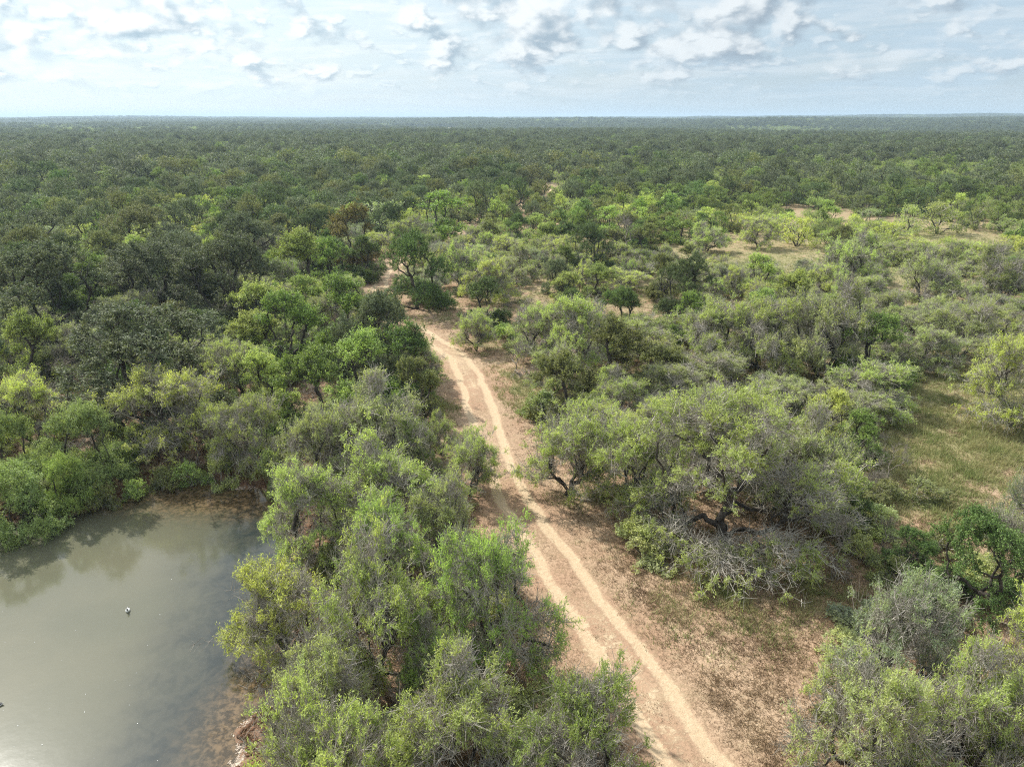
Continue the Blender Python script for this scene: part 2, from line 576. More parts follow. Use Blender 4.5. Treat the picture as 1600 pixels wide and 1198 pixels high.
def build_ground():
    xs = axis(-13000, 13000, -26, 26, 0.30, 1.05)
    ys = axis(-2000, 15000, 8, 62, 0.30, 1.035)
    X, Y = np.meshgrid(xs, ys)
    Z = height(X, Y)
    V = np.stack([X, Y, Z], 2).reshape(-1, 3)
    nx, ny = len(xs), len(ys)
    i, j = np.meshgrid(np.arange(nx - 1), np.arange(ny - 1))
    a = (j * nx + i).ravel()
    F = np.stack([a, a + 1, a + 1 + nx, a + nx], 1)
    me = mesh_np('ground', V, F, [MAT['soil']], smooth_=True)
    xf, yf = V[:, 0], V[:, 1]
    sd = pond_sd(xf, yf)
    green = np.where(np.hypot(xf, yf) < 260, grass_w(xf, yf), 0)
    # the right-hand savanna has dry grass between its trees
    td = track_dist(xf, yf)
    sav = sstep(xf - np.interp(yf, TRACK[:, 1], TRACK[:, 0]), 8, 25) * sstep(yf, 25, 60) * (1 - sstep(yf, 190, 290)) * 0.42
    green = np.clip(green + sav, 0, 1.2) * sstep(td, 1.2, 2.2)
    wet = 1 - sstep(sd, 0.35, 1.6)
    sand = 0.10 + (0.22 + 0.16 * np.sin(xf * 0.8 + 1.5 * np.sin(yf * 0.35))) * (1 - sstep(td, 2.0, 6.5))
    point_attr(me, 'zone', np.stack([green, sand, wet], 1))
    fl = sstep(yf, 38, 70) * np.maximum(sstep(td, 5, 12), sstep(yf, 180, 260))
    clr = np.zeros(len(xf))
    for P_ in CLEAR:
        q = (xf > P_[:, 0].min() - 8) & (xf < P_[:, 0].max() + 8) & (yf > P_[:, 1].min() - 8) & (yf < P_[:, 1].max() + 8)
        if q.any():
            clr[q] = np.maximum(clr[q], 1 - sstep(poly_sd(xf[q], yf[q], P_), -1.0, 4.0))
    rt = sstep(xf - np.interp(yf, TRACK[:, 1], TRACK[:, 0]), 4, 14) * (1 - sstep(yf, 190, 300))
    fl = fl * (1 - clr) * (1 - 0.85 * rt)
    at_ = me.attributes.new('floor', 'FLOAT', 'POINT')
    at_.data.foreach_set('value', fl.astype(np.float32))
    at_ = me.attributes.new('pasture', 'FLOAT', 'POINT')
    at_.data.foreach_set('value', pasture(xf, yf).astype(np.float32))
    tag(link('ground', me), kind='structure')


def build_track():
    P = TRACK[TRACK[:, 1] > 6]
    T = np.gradient(P, axis=0)
    T /= np.linalg.norm(T, axis=1, keepdims=True)
    Nn = np.stack([-T[:, 1], T[:, 0]], 1)
    us = np.linspace(-2.6, 2.6, 53)
    n = len(P)
    V, A = [], []
    s = np.arange(n) * 0.8
    for u in us:
        w = 1 + 0.10 * np.sin(s * 0.21) + 0.06 * np.sin(s * 0.9)
        uu = u
        wob = 0.16 * np.sin(s * 0.37) + 0.10 * np.sin(s * 1.1 + 2 * np.sin(s * 0.3)) + 0.06 * np.sin(s * 2.9)
        xy = P + Nn * (uu + wob * max(0.0, 1 - abs(u) / 2.6))[:, None]
        rut = np.maximum(np.exp(-((np.abs(uu) - 0.80 * w) / 0.30) ** 4), 0)
        mid = np.exp(-(uu / 0.5) ** 4) * (0.5 + 0.5 * np.sin(s * 0.16 + 1.0 + np.sin(s * 0.47)))
        rut = rut * (0.90 + 0.10 * np.sin(s * 0.6 + u * 3 + 2 * np.sin(s * 0.21)))
        edge = np.clip(1 - abs(uu) / 2.6, 0, 1)
        hump = 0.05 * (1 - rut) * edge
        z = height(xy[:, 0], xy[:, 1]) + 0.004 + hump * np.minimum(1, edge * 3)
        V.append(np.stack([xy[:, 0], xy[:, 1], z], 1))
        fade = np.clip(edge * 2.2, 0, 1)
        bright = (0.86 * rut + 0.18 + mid * 0.34 - 0.16 * (1 - mid) * np.exp(-(uu / 0.42) ** 4)) * fade + 0.30 * (1 - fade)
        A.append(np.stack([0.0 * s, np.broadcast_to(bright, s.shape), 0 * s], 1))
    V = np.stack(V, 1).reshape(-1, 3)
    A = np.stack(A, 1).reshape(-1, 3)
    k = len(us)
    i, j = np.meshgrid(np.arange(k - 1), np.arange(n - 1))
    a = (j * k + i).ravel()
    F = np.stack([a, a + k, a + k + 1, a + 1], 1)
    me = mesh_np('dirt_track', V, F, [MAT['soil']], smooth_=True)
    point_attr(me, 'zone', A)
    tag(link('dirt_track', me), 'sandy two-rut dirt track winding through the brush', kind='structure')


def build_water():
    xs = np.arange(-60, 0, 0.35)
    ys = np.arange(-5, 46, 0.35)
    X, Y = np.meshgrid(xs, ys)
    sd = pond_sd(X, Y)
    V = np.stack([X, Y, np.full_like(X, WATER_Z)], 2).reshape(-1, 3)
    nx, ny = len(xs), len(ys)
    i, j = np.meshgrid(np.arange(nx - 1), np.arange(ny - 1))
    a = (j * nx + i).ravel()
    F = np.stack([a, a + 1, a + 1 + nx, a + nx], 1)
    keep = (sd.ravel()[F] < 0.9).any(1)
    F = F[keep]
    used = np.unique(F)
    remap = np.full(len(V), -1)
    remap[used] = np.arange(len(used))
    me = mesh_np('pond_water', V[used], remap[F], [water_mat()], smooth_=True)
    s = sd.ravel()[used]
    vx, vy = V[used][:, 0], V[used][:, 1]
    shallow = np.exp(np.minimum(s, 0) / 1.0)
    # clearer, darker water along the eastern side and in the far corner
    ex, ey = at(430, 900, WATER_Z)
    clear = 1.25 * np.exp(np.minimum(s, 0) / 7.0) * (0.35 + 0.65 * sstep(vx, -22, -11))
    fx, fy = at(330, 775, WATER_Z)
    far_c = np.exp(-((vx - fx) / 6.0) ** 2 - ((vy - fy) / 3.4) ** 2)
    nx_, ny_ = at(380, 1120, WATER_Z)
    near_c = np.exp(-((vx - nx_) / 2.6) ** 2 - ((vy - ny_) / 4.5) ** 2)
    shallow = np.clip(shallow * 0.9 + 0.85 * far_c + 0.6 * near_c, 0, 1)
    point_attr(me, 'shallow', np.stack([shallow, np.clip(clear, 0, 1), 0 * s], 1))
    tag(link('pond_water', me), 'murky grey-green pond water', kind='structure')


build_ground()
build_track()
build_water()

# ------------------------------------------------------------------ trees
SPEC = {
    # W, H, crown floor, lobes, lobe radius, trunk height, stems, tips, leaf length, width, droop, leaf mat, bark, twig, up
    'mesquite': dict(W=6.6, H=4.6, floor=0.07, lobes=20, lr=0.27, th=0.10, stems=3, tips=560, leaf=(0.135, 0.034), droop=0.35, m='mesquite', bark='bark_dark', twig='twig', tw=5, lv=16, bare=7, full=0.58, r0=0.011, kink=0.13),
    'mesquite_big': dict(W=12.4, H=7.4, floor=0.05, lobes=58, lr=0.15, th=0.08, stems=3, tips=1750, leaf=(0.14, 0.034), droop=0.4, m='mesquite', bark='bark_dark', twig='twig', tw=5, lv=15, bare=7, full=0.50, r0=0.0115, kink=0.16),
    'oak': dict(W=8.6, H=7.0, floor=0.05, lobes=30, lr=0.24, th=0.16, stems=2, tips=1150, leaf=(0.115, 0.065), droop=0.05, m='oak', bark='bark_dark', twig='twig_dark', tw=5, lv=10, bare=1, r0=0.0105, kink=0.07),
    'elm': dict(W=5.8, H=6.4, floor=0.05, lobes=22, lr=0.25, th=0.10, stems=3, tips=900, leaf=(0.115, 0.065), droop=0.15, m='elm', bark='bark_dark', twig='twig_dark', tw=5, lv=9, bare=2, full=0.85, r0=0.010, kink=0.06),
    'huisache': dict(W=5.0, H=3.6, floor=0.02, lobes=22, lr=0.26, th=0.08, stems=4, tips=500, leaf=(0.13, 0.028), droop=0.3, m='huisache', bark='bark_dark', twig='twig_dark', tw=5, lv=20, bare=0, r0=0.008, kink=0.05),
    'shrub': dict(W=2.4, H=1.5, floor=0.02, lobes=8, lr=0.36, th=0.04, stems=4, tips=140, leaf=(0.11, 0.05), droop=0.1, m='elm', bark='bark_grey', twig='twig', tw=4, lv=9, bare=2, r0=0.006, kink=0.04),
    'dead': dict(W=3.4, H=3.0, floor=0.08, lobes=6, lr=0.36, th=0.06, stems=5, tips=120, leaf=(0.1, 0.04), droop=0.2, m='elm', bark='bark_grey', twig='bark_grey', tw=4, lv=0, bare=1, r0=0.010, kink=0.16),
}


def tree_arrays(kind, seed, lod):
    s = SPEC[kind]
    rg = np.random.default_rng(seed * 977 + len(kind))
    W, H = s['W'], s['H']
    Rr = W / 2
    z0 = s['floor'] * H
    nt_ = {0: s['tips'], 1: max(90, s['tips'] // 2), 2: max(44, s['tips'] // 7)}[lod]
    # lobes on an uneven dome
    L = []
    k = 0
    ga = 2.399963
    off = rg.uniform(0, 6.28)
    asym = rg.uniform(0.8, 1.15, 8) if not kind.startswith('mesq') else rg.uniform(0.55, 1.3, 8)
    while len(L) < s['lobes']:
        f = (k + 0.5) / s['lobes']
        rr = math.sqrt(f) * (1 - s['lr'] * 0.85)
        th = off + k * ga + rg.normal(0, 0.25)
        am = np.interp((th % 6.2832) / 6.2832 * 8, np.arange(9), np.append(asym, asym[0]))
        rr *= am
        dome = math.sqrt(max(0.0, 1 - rr * rr * 0.85))
        lr = s['lr'] * (rg.uniform(0.55, 1.35) if kind.startswith('mesq') else rg.uniform(0.75, 1.25))
        top = z0 + (H - z0) * (0.30 + 0.70 * dome) * (rg.uniform(0.62, 1.0) if kind.startswith('mesq') else rg.uniform(0.84, 1.0))
        cz = top - lr * Rr * 0.75
        if (k % 3 == 2 and f > 0.22) or (k % 2 == 1 and f > 0.40):
            cz = z0 + (cz - z0) * rg.uniform(0.15, 0.6)
            rr = min(rr * 1.1, 0.9)
        L.append((math.cos(th) * rr * Rr, math.sin(th) * rr * Rr, max(cz, z0 + lr * Rr * 0.35), lr * Rr))
        k += 1
    if kind in ('oak', 'elm', 'huisache'):
        for _ in range(int(s['lobes'] * (0.85 if kind == 'elm' else 0.5))):
            th, rr = rg.uniform(0, 6.283), rg.uniform(0.35, 0.92)
            lr = s['lr'] * rg.uniform(0.7, 1.1)
            L.append((math.cos(th) * rr * Rr, math.sin(th) * rr * Rr, z0 + lr * Rr * 0.4 + rg.uniform(0, 0.34) * H, lr * Rr))
    L = np.array(L)
    pts = []
    per = rg.dirichlet(L[:, 3] ** 2 * 30) * nt_ * 1.0
    for (lx, ly, lz, lr), n in zip(L, per):
        n = max(2, int(round(n)))
        d = rg.normal(size=(n * 3, 3))
        d /= np.linalg.norm(d, axis=1, keepdims=True)
        d[:, 2] = np.where(d[:, 2] < -0.35, -d[:, 2], d[:, 2])
        r = lr * rg.uniform(0.55, 1.08, (n * 3, 1))
        p = np.array([lx, ly, lz]) + d * r * np.array([1, 1, 0.72])
        # keep those not buried in another lobe
        q = ((p[:, None, :] - L[None, :, :3]) / L[None, :, 3:4])
        depth = np.linalg.norm(q, axis=2)
        ok = (depth < 0.52).sum(1) == 0
        p = np.concatenate([p[ok], p[~ok]])[:n]
        if kind.startswith('mesq') or kind == 'elm':
            o_m = rg.random(len(p)) < 0.12
            p[o_m] += (p[o_m] - np.array([lx * 0.6, ly * 0.6, lz - 0.2])) * rg.uniform(0.25, 0.7, (int(o_m.sum()), 1))
        pts.append(p)
    T = np.concatenate(pts)
    T[:, 2] = np.maximum(T[:, 2], z0 * 0.6 + 0.12)
    T = T[np.linalg.norm(T[:, :2], axis=1) < Rr * 1.15]
    T[:, :2] *= (Rr * 0.93) / np.percentile(np.linalg.norm(T[:, :2], axis=1), 96)
    T[:, 2] *= (H * 0.95) / np.percentile(T[:, 2], 98)
    ex = 1.15 if kind.startswith('mesq') else 1.55
    T[:, 2] = np.maximum(H * 0.95 * (np.maximum(T[:, 2], 0.05) / (H * 0.95)) ** ex, 0.15)
    cen = np.array([0, 0, z0 + (H - z0) * 0.35])
    # skeleton
    nodes, par, plen, stemflag = [np.array([0.0, 0, -0.15])], [-1], [0.0], [0]
    nst = s['stems']
    for st in range(nst):
        a = off + st * 6.283 / nst + rg.uniform(-0.4, 0.4)
        lean = rg.uniform(0.25, 0.75) * (0.3 if kind in ('oak', 'elm') else 1.0)
        p = nodes[0].copy()
        pi = 0
        hh = s['th'] * H + 0.25
        if kind in ('oak',) and st > 0:
            break
        m = 5
        for q in range(m):
            stepv = np.array([math.cos(a) * lean, math.sin(a) * lean, 1.0])
            p = p + stepv * hh / m * 1.3 + rg.normal(0, s['kink'] * 0.5, 3)
            nodes.append(p.copy())
            par.append(pi)
            plen.append(plen[pi] + hh / m)
            pi = len(nodes) - 1
    rem = np.ones(len(T), bool)
    best = np.full(len(T), 1e9)
    who = np.zeros(len(T), int)
    bf = 0.42

    def upd(i):
        c = np.linalg.norm(T - nodes[i], axis=1) + bf * plen[i]
        b = c < best
        best[b] = c[b]
        who[b] = i
    for i in range(1, len(nodes)):
        upd(i)
    tipnode = np.zeros(len(T), int)
    step = {0: 0.45, 1: 0.8, 2: 1.5}[lod] * (Rr / 3.3) ** 0.5
    for _ in range(len(T)):
        i = int(np.argmin(np.where(rem, best, 1e12)))
        rem[i] = False
        best[i] = 1e12
        j = who[i]
        a, b = nodes[j], T[i]
        ln = np.linalg.norm(b - a)
        m = max(1, int(math.ceil(ln / step)))
        pj = j
        for q in range(1, m + 1):
            t = q / m
            p = a + (b - a) * t
            if q < m:
                p = p + rg.normal(0, s['kink'] * min(1.5, ln) * 0.7, 3) + np.array([0, 0, 0.12 * ln * math.sin(math.pi * t) * (1 if s['droop'] > .1 else -0.3)])
            nodes.append(p)
            par.append(pj)
            plen.append(plen[pj] + ln / m)
            pj = len(nodes) - 1
            upd(pj)
        best[~rem] = 1e12
        tipnode[i] = pj
    nodes = np.array(nodes)
    par = np.array(par)
    cnt = np.zeros(len(nodes))
    cnt[tipnode] += 1
    for i in range(len(nodes) - 1, 0, -1):
        cnt[par[i]] += cnt[i]
    scale_t = {0: 1, 1: 2, 2: 7}[lod]
    rad = s['r0'] * np.maximum(cnt * scale_t, 1) ** (0.42 if kind.startswith('mesq') else 0.45) * (0.75 if kind == 'dead' else 1.0)
    e = np.arange(1, len(nodes))
    A, B = nodes[par[e]], nodes[e]
    rp = np.minimum(rad[par[e]], rad[e] * 1.6)
    rc = rad[e]
    thick = rc > (0.035 if lod == 0 else 0.05)
    out = {}
    if thick.any():
        out['trunk'] = tubes(A[thick], B[thick], rp[thick], rc[thick], 6 if lod == 0 else 4)
    else:
        out['trunk'] = tubes(A[:6], B[:6], rp[:6], rc[:6], 4)
    # twigs
    tw = {0: s['tw'], 1: 3, 2: 2}[lod]
    tl = {0: 0.42, 1: 0.55, 2: 0.75}[lod] * (0.55 if kind == 'shrub' else 1.0)
    if lod == 2:
        tl *= 1.2
    src = np.repeat(T, tw, axis=0)
    outw = src - cen
    outw /= np.linalg.norm(outw, axis=1, keepdims=True) + 1e-6
    dr = outw * 0.55 + rg.normal(0, 0.6, src.shape) + np.array([0, 0, 0.12])
    dr /= np.linalg.norm(dr, axis=1, keepdims=True)
    ln = rg.uniform(0.5, 1.3, (len(src), 1)) * tl
    end = src + dr * ln
    thin = ~thick
    if lod == 0:
        bare = s['bare']
        bs = np.repeat(T, bare, axis=0)
        bs = bs + (cen - bs) * rg.uniform(0, 0.25, (len(bs), 1))
        bd = rg.normal(0, 0.7, bs.shape) + (bs - cen) / Rr * 0.6 + np.array([0, 0, 0.25])
        bd /= np.linalg.norm(bd, axis=1, keepdims=True) + 1e-6
        be = bs + bd * rg.uniform(0.3, 0.85, (len(bs), 1)) * (0.5 if kind == 'shrub' else 1.0)
        A2 = np.concatenate([A[thin], src, bs])
        B2 = np.concatenate([B[thin], end, be])
        ra = np.concatenate([rp[thin], np.full(len(src), s['r0'] * 0.8), np.full(len(bs), s['r0'] * 1.1)])
        rb = np.concatenate([rc[thin], np.full(len(src), s['r0'] * 0.4), np.full(len(bs), s['r0'] * 0.45)])
        out['branches'] = tubes(A2, B2, ra, rb, 3)
    elif lod == 1:
        out['branches'] = tubes(A[thin], B[thin], rp[thin] * 1.1, rc[thin], 3)
    # leaves
    full = s.get('full', 1.0)
    if full < 1.0:
        q = np.sin(T[:, 0] * 2.1 + 1.5 * np.sin(T[:, 1] * 1.7)) * np.sin(T[:, 1] * 2.3 + T[:, 2] * 1.9) + rg.normal(0, 0.45, len(T)) + 0.35 * (T[:, 2] / H) + 0.25 * np.linalg.norm(T[:, :2], axis=1) / Rr
        kt = np.repeat(q > np.quantile(q, 1 - full), tw)
        src, dr, ln = src[kt], dr[kt], ln[kt]
    nl = {0: s['lv'], 1: 6, 2: 5}[lod]
    if s['lv'] == 0:
        nl = 0
    if nl:
        ll, lw = s['leaf']
        f = {0: 1.0, 1: 1.6, 2: 3.3}[lod]
        if kind.startswith('mesq') and lod:
            ll, lw = 0.15, 0.05
        if kind == 'shrub':
            f = min(f, 2.6)
        ll, lw = ll * f, lw * f * (1.0 if lod == 0 else 1.35)
        c0 = np.repeat(src, nl, axis=0)
        dd = np.repeat(dr * ln, nl, axis=0)
        t = rg.uniform(0.05, 1.1, (len(c0), 1))
        c = c0 + dd * t + rg.normal(0, 0.055 * f, c0.shape)
        ax = dd / (np.linalg.norm(dd, axis=1, keepdims=True) + 1e-6) * 0.7 + rg.normal(0, 0.6, c.shape) + np.array([0, 0, -s['droop']])
        ax /= np.linalg.norm(ax, axis=1, keepdims=True)
        nr = rg.normal(0, 0.5, c.shape) + np.array([-0.15, 0.1, 1.0])
        bx = np.cross(ax, nr)
        bx /= np.linalg.norm(bx, axis=1, keepdims=True) + 1e-6
        sz = rg.uniform(0.65, 1.35, (len(c), 1))
        a_, b_ = ax * ll / 2 * sz, bx * lw / 2 * sz
        V = np.stack([c - a_, c + b_ - a_ * 0.1, c + a_, c - b_ - a_ * 0.1], 1).reshape(-1, 3)
        F = np.arange(len(V)).reshape(-1, 4)
        out['crown'] = (V, F)
    return out


MESHES = {}


def proto(kind, seed, lod):
    key = (kind, seed, lod)
    if key in MESHES:
        return MESHES[key]
    s = SPEC[kind]
    ar = tree_arrays(kind, seed, lod)
    res = {}
    if lod == 0:
        for part, mat in (('trunk', s['bark']), ('branches', s['twig']), ('crown', s['m'])):
            if part in ar:
                res[part] = mesh_np(part, *ar[part], [MAT[mat]], smooth_=(part == 'trunk'))
    else:
        Vs, Fs, mi, o = [], [], [], 0
        for q, part in enumerate(('trunk', 'branches', 'crown')):
            if part in ar:
                V, F = ar[part]
                Vs.append(V)
                Fs.append(F + o)
                mi.append(np.full(len(F), q))
                o += len(V)
        res['all'] = mesh_np('tree', np.concatenate(Vs), np.concatenate(Fs), [MAT[s['bark']], MAT[s['twig']], MAT[s['m']]], np.concatenate(mi))
    MESHES[key] = res
    return res


NVAR = {'mesquite': 6, 'mesquite_big': 1, 'oak': 4, 'elm': 3, 'huisache': 2, 'shrub': 4, 'dead': 3}
OBJ_NAME = {'mesquite': 'mesquite_tree', 'mesquite_big': 'mesquite_tree', 'oak': 'oak_tree', 'elm': 'elm_tree', 'huisache': 'huisache_tree', 'shrub': 'shrub', 'dead': 'bare_tree'}
CATEG = {'mesquite': 'tree', 'mesquite_big': 'tree', 'oak': 'tree', 'elm': 'tree', 'huisache': 'tree', 'shrub': 'shrub', 'dead': 'dead tree'}
COL = {
    'yellow-green': (0.50, 0.58, 0.15), 'light green': (0.43, 0.55, 0.165), 'green': (0.31, 0.44, 0.115), 'grey-green': (0.40, 0.475, 0.21),
    'bright green': (0.27, 0.37, 0.13), 'dark green': (0.105, 0.165, 0.060), 'dark grey-green': (0.145, 0.19, 0.105), 'olive': (0.20, 0.235, 0.080),
    'leafy green': (0.20, 0.32, 0.065), 'silvery': (0.30, 0.37, 0.25), 'rusty yellow': (0.27, 0.25, 0.08), 'brown': (0.16, 0.11, 0.07),
    'deep green': (0.12, 0.21, 0.05),
}
TREES = []       # every tree: dict(kind, x, y, w, h, col, label, hand)


def hand(kind, cx, base, top, w, col, label, lm=None, rot=None, dx=0, var=None):
    x, y = at(cx, base)
    down_t, fwd_t = F_PX * SP + (top - 599) * CP, F_PX * CP - (top - 599) * SP
    hgt = CAM_H - y * down_t / fwd_t
    x, y = at(cx, base)
    d = y * CP + CAM_H * SP * 0.8
    wm = w / F_PX * d * (1.12 if kind == 'mesquite' else 1.06)
    if kind in ('elm', 'oak'):
        hgt = min(hgt, wm * (1.12 if kind == 'elm' else 1.0))
    TREES.append(dict(kind=kind, x=x, y=y, w=wm, h=max(hgt, 0.6), col=col, label=label, lm=lm, hand=True, rot=rot, var=var))


Y, LG, G, GG, BG, DG, DGG, OL, LE, SI, RU, DE = 'yellow-green', 'light green', 'green', 'grey-green', 'bright green', 'dark green', 'dark grey-green', 'olive', 'leafy green', 'silvery', 'rusty yellow', 'deep green'
m_, o_, e_, h_, s_, d_ = 'mesquite', 'oak', 'elm', 'huisache', 'shrub', 'dead'
# --- far shore of the pond
hand(h_, 30, 752, 646, 105, BG, "rounded bright green huisache at the left edge behind the shore bushes", "the rounded shore huisache")
hand(h_, 150, 752, 634, 135, BG, "bright green feathery huisache with thin leaning trunks on the far bank")
hand(h_, 25, 812, 712, 150, BG, "drooping bright green huisache overhanging the water at the left edge")
hand(h_, 112, 786, 706, 80, G, "small feathery green huisache between the overhanging bush and the bank")
hand(m_, 278, 705, 572, 165, Y, "yellow-green mesquite behind the far bank, below the big oak", "the mesquite behind the far bank")
hand(m_, 395, 730, 622, 120, LG, "light mesquite over the far corner of the pond")
hand(m_, 55, 690, 582, 135, Y, "broad yellow-green mesquite behind the rounded huisache at left")
hand(m_, 30, 585, 515, 85, Y, "small yellow mesquite against the dark oaks at the left edge")
hand(s_, 205, 765, 735, 46, G, "low green bush on the far bank beside the leaning huisache")
hand(s_, 160, 780, 742, 50, OL, "olive bush on the far bank at the water line")
hand(s_, 250, 752, 712, 56, OL, "olive bush near the middle of the far bank")
hand(s_, 300, 745, 705, 56, G, "green bush under the yellow mesquite on the far bank")
hand(s_, 350, 745, 702, 50, GG, "greyish bush on the far bank left of the grass clump")
hand(s_, 430, 757, 700, 48, BG, "tall bright green reedy clump at the far corner of the pond")
hand(d_, 310, 725, 665, 80, GG, "grey leafless brush behind the bushes of the far bank")
hand(d_, 112, 625, 555, 75, GG, "grey bare brush left of the big pond oak")
# --- oaks at left
hand(o_, 250, 662, 482, 280, DGG, "broad grey-green oak standing above the pond's far bank, largest there", "the broad oak above the pond")
hand(o_, 95, 545, 385, 200, DGG, "large dark oak at left behind the broad pond oak", "the large dark oak at left")
hand(o_, 240, 500, 378, 165, DGG, "dark oak directly behind the broad pond oak")
hand(o_, 360, 510, 372, 180, DGG, "dark round oak right of centre in the row behind the pond oak", "the dark round oak of the back row")
hand(o_, 225, 405, 325, 130, OL, "flat-topped olive oak in the woods left of the track", "the flat-topped olive oak")
hand(o_, 390, 420, 335, 120, DGG, "grey dark oak behind the round oak of the back row")
# --- between oaks and track
hand(e_, 470, 475, 352, 95, G, "green elm at the right edge of the dark oaks", "the elm at the edge of the oaks")
hand(e_, 552, 420, 322, 82, RU, "rusty yellow tree among green ones left of the track", "the rusty yellow tree")
hand(e_, 520, 455, 362, 70, LE, "leafy green elm just in front of the rusty yellow tree")
hand(e_, 575, 440, 368, 60, DE, "deep green tree between the rusty one and the round oak")
hand(m_, 605, 372, 315, 75, SI, "silvery mesquite behind the round oak by the track")
hand(m_, 640, 390, 338, 70, LG, "light green mesquite behind the top of the round oak")
hand(e_, 690, 372, 298, 80, LE, "leafy green elm beside the shaded far bend of the track", "the elm by the far track bend")
hand(o_, 752, 350, 277, 62, DGG, "dark oak closing the view of the track at its far bend")
hand(o_, 808, 335, 268, 52, DG, "dark oak at the far end of the visible track")
hand(o_, 650, 482, 364, 122, DE, "lone round oak with open trunk beside the track bend", "the lone round oak by the track")
hand(e_, 458, 590, 435, 115, LE, "leafy green elm behind the mesquites between pond and track", "the leafy elm between pond and track")
hand(e_, 548, 560, 422, 110, LE, "tall leafy elm just left of the track bend", "the tall elm left of the bend")
hand(e_, 490, 680, 520, 120, LE, "leafy yellowish elm above the pond corner trees")
hand(e_, 420, 650, 505, 95, LG, "light green elm touching the broad pond oak's right side")
hand(e_, 640, 625, 498, 105, DE, "deep green tree casting shade on the track's left rut", "the deep green tree shading the track")
hand(e_, 570, 640, 500, 110, G, "green tree left of the one shading the track")
hand(e_, 610, 560, 455, 80, OL, "olive tree on the left verge before the bend")
hand(m_, 590, 735, 590, 190, GG, "wide grey-green mesquite left of the bright grass clump", "the wide grey-green mesquite")
hand(m_, 500, 770, 640, 120, GG, "grey-green mesquite between the pond corner and the wide mesquite")
hand(m_, 655, 760, 660, 90, LE, "small leafy tree in the shade left of the track")
# --- foreground left of the track
hand(m_, 735, 775, 682, 105, LG, "mesquite leaning over the track from the left", "the mesquite leaning over the track", var=1)
hand(m_, 610, 835, 684, 190, LG, "light mesquite in the middle of the strip between pond and track", "the mid-strip mesquite")
hand(m_, 490, 870, 725, 150, LG, "light mesquite at the pond's north-east corner")
hand(m_, 700, 880, 745, 130, GG, "thin grey-green mesquite whose shadow reaches the track")
hand(m_, 600, 940, 785, 150, G, "green mesquite with forked dark trunk above bare soil")
hand(m_, 450, 1035, 875, 200, Y, "yellow-green mesquite reaching out over the pond", "the mesquite reaching over the pond", var=2)
hand(m_, 590, 1070, 850, 220, LG, "full light green mesquite in the centre of the near strip", "the full near-strip mesquite", var=3)
hand(m_, 770, 1050, 828, 190, G, "mesquite with visible dark trunk closest to the track on the left", "the dark-trunked mesquite by the track", var=4)
hand(m_, 680, 1100, 960, 120, G, "small mesquite between the full one and the dark-trunked one")
hand(m_, 520, 1190, 1010, 190, GG, "grey-green mesquite near the muddy pond edge")
hand(m_, 710, 1230, 1035, 250, LG, "light mesquite with grey twigs at the bottom edge", "the light mesquite at the bottom edge", var=5)
hand(m_, 900, 1260, 1062, 230, G, "bushy green mesquite beside the track at the bottom edge", var=0)
hand(m_, 520, 1330, 1110, 230, LG, "light mesquite cut by the bottom edge near the pond")
hand(d_, 455, 1105, 1030, 85, GG, "bare grey brush pile at the near pond edge")
hand(d_, 640, 1010, 950, 80, GG, "bare grey brush under the full near mesquite")
hand(d_, 470, 980, 930, 60, GG, "bare grey branches over the water's edge")
# --- along the right side of the track
hand(m_, 768, 470, 402, 92, Y, "small umbrella mesquite with a short black trunk on pale grass", "the umbrella mesquite")
hand(m_, 720, 445, 378, 75, LG, "light mesquite just right of the lone round oak")
hand(o_, 722, 460, 415, 34, DGG, "small dark bush right of the lone round oak")
hand(o_, 872, 460, 378, 52, DGG, "narrow dark oak right of the umbrella mesquite", "the narrow dark oak")
hand(o_, 922, 432, 332, 78, DG, "tall dark oak standing alone among pale mesquites", "the tall dark oak right of the track")
hand(d_, 968, 412, 336, 52, 'brown', "bare reddish-brown dead tree right of the tall dark oak", "the brown dead tree")
hand(o_, 1068, 497, 400, 100, DG, "dark rounded bush-like oak in the pale mesquites", "the dark rounded oak among mesquites")
hand(m_, 745, 548, 488, 68, LG, "small open mesquite on the verge after the bend")
hand(m_, 838, 560, 480, 100, LG, "light mesquite at the head of the right-hand thicket")
hand(d_, 815, 590, 540, 60, GG, "low grey brush at the front of the right-hand thicket")
hand(m_, 905, 575, 470, 130, LG, "spreading light mesquite in the right-hand thicket")
hand(e_, 872, 655, 540, 95, OL, "olive tree standing over the green weeds right of the track", "the olive tree over the weeds")
hand(e_, 960, 620, 500, 110, OL, "olive-yellow tree in the thicket beyond the weeds")
hand(s_, 838, 645, 608, 60, BG, "bright green weeds clump right of the track")
hand(m_, 890, 778, 645, 155, LG, "leaning mesquite with a curved thin black trunk right of the track", "the curved-trunk mesquite", var=1)
hand('mesquite_big', 1130, 842, 612, 400, LG, "huge spreading mesquite with thick forked dark trunk, largest on the right", "the huge forked mesquite")
hand(m_, 990, 800, 660, 170, LG, "light mesquite touching the huge forked one on its left")
hand(m_, 1255, 800, 640, 170, GG, "grey-green mesquite touching the huge forked one on its right")
hand(d_, 1300, 905, 800, 75, GG, "bare dark stump-like brush right of the huge mesquite", "the bare brush right of the huge mesquite")
hand(e_, 1325, 820, 690, 60, DE, "narrow deep green shrub beside the bare brush")
hand(e_, 1340, 720, 640, 85, LE, "low leafy yellow-green tree left of the grassy clearing", "the leafy tree by the clearing")
hand(e_, 1292, 690, 565, 75, Y, "slender yellow-green tree behind the leafy one by the clearing")
hand(e_, 1352, 600, 492, 125, LE, "bushy yellow-green elm at the top of the grassy clearing", "the bushy elm above the clearing")
hand(m_, 1575, 668, 530, 150, Y, "mesquite with pale yellow top and dark tangled stems at the right edge", "the pale-topped mesquite at right")
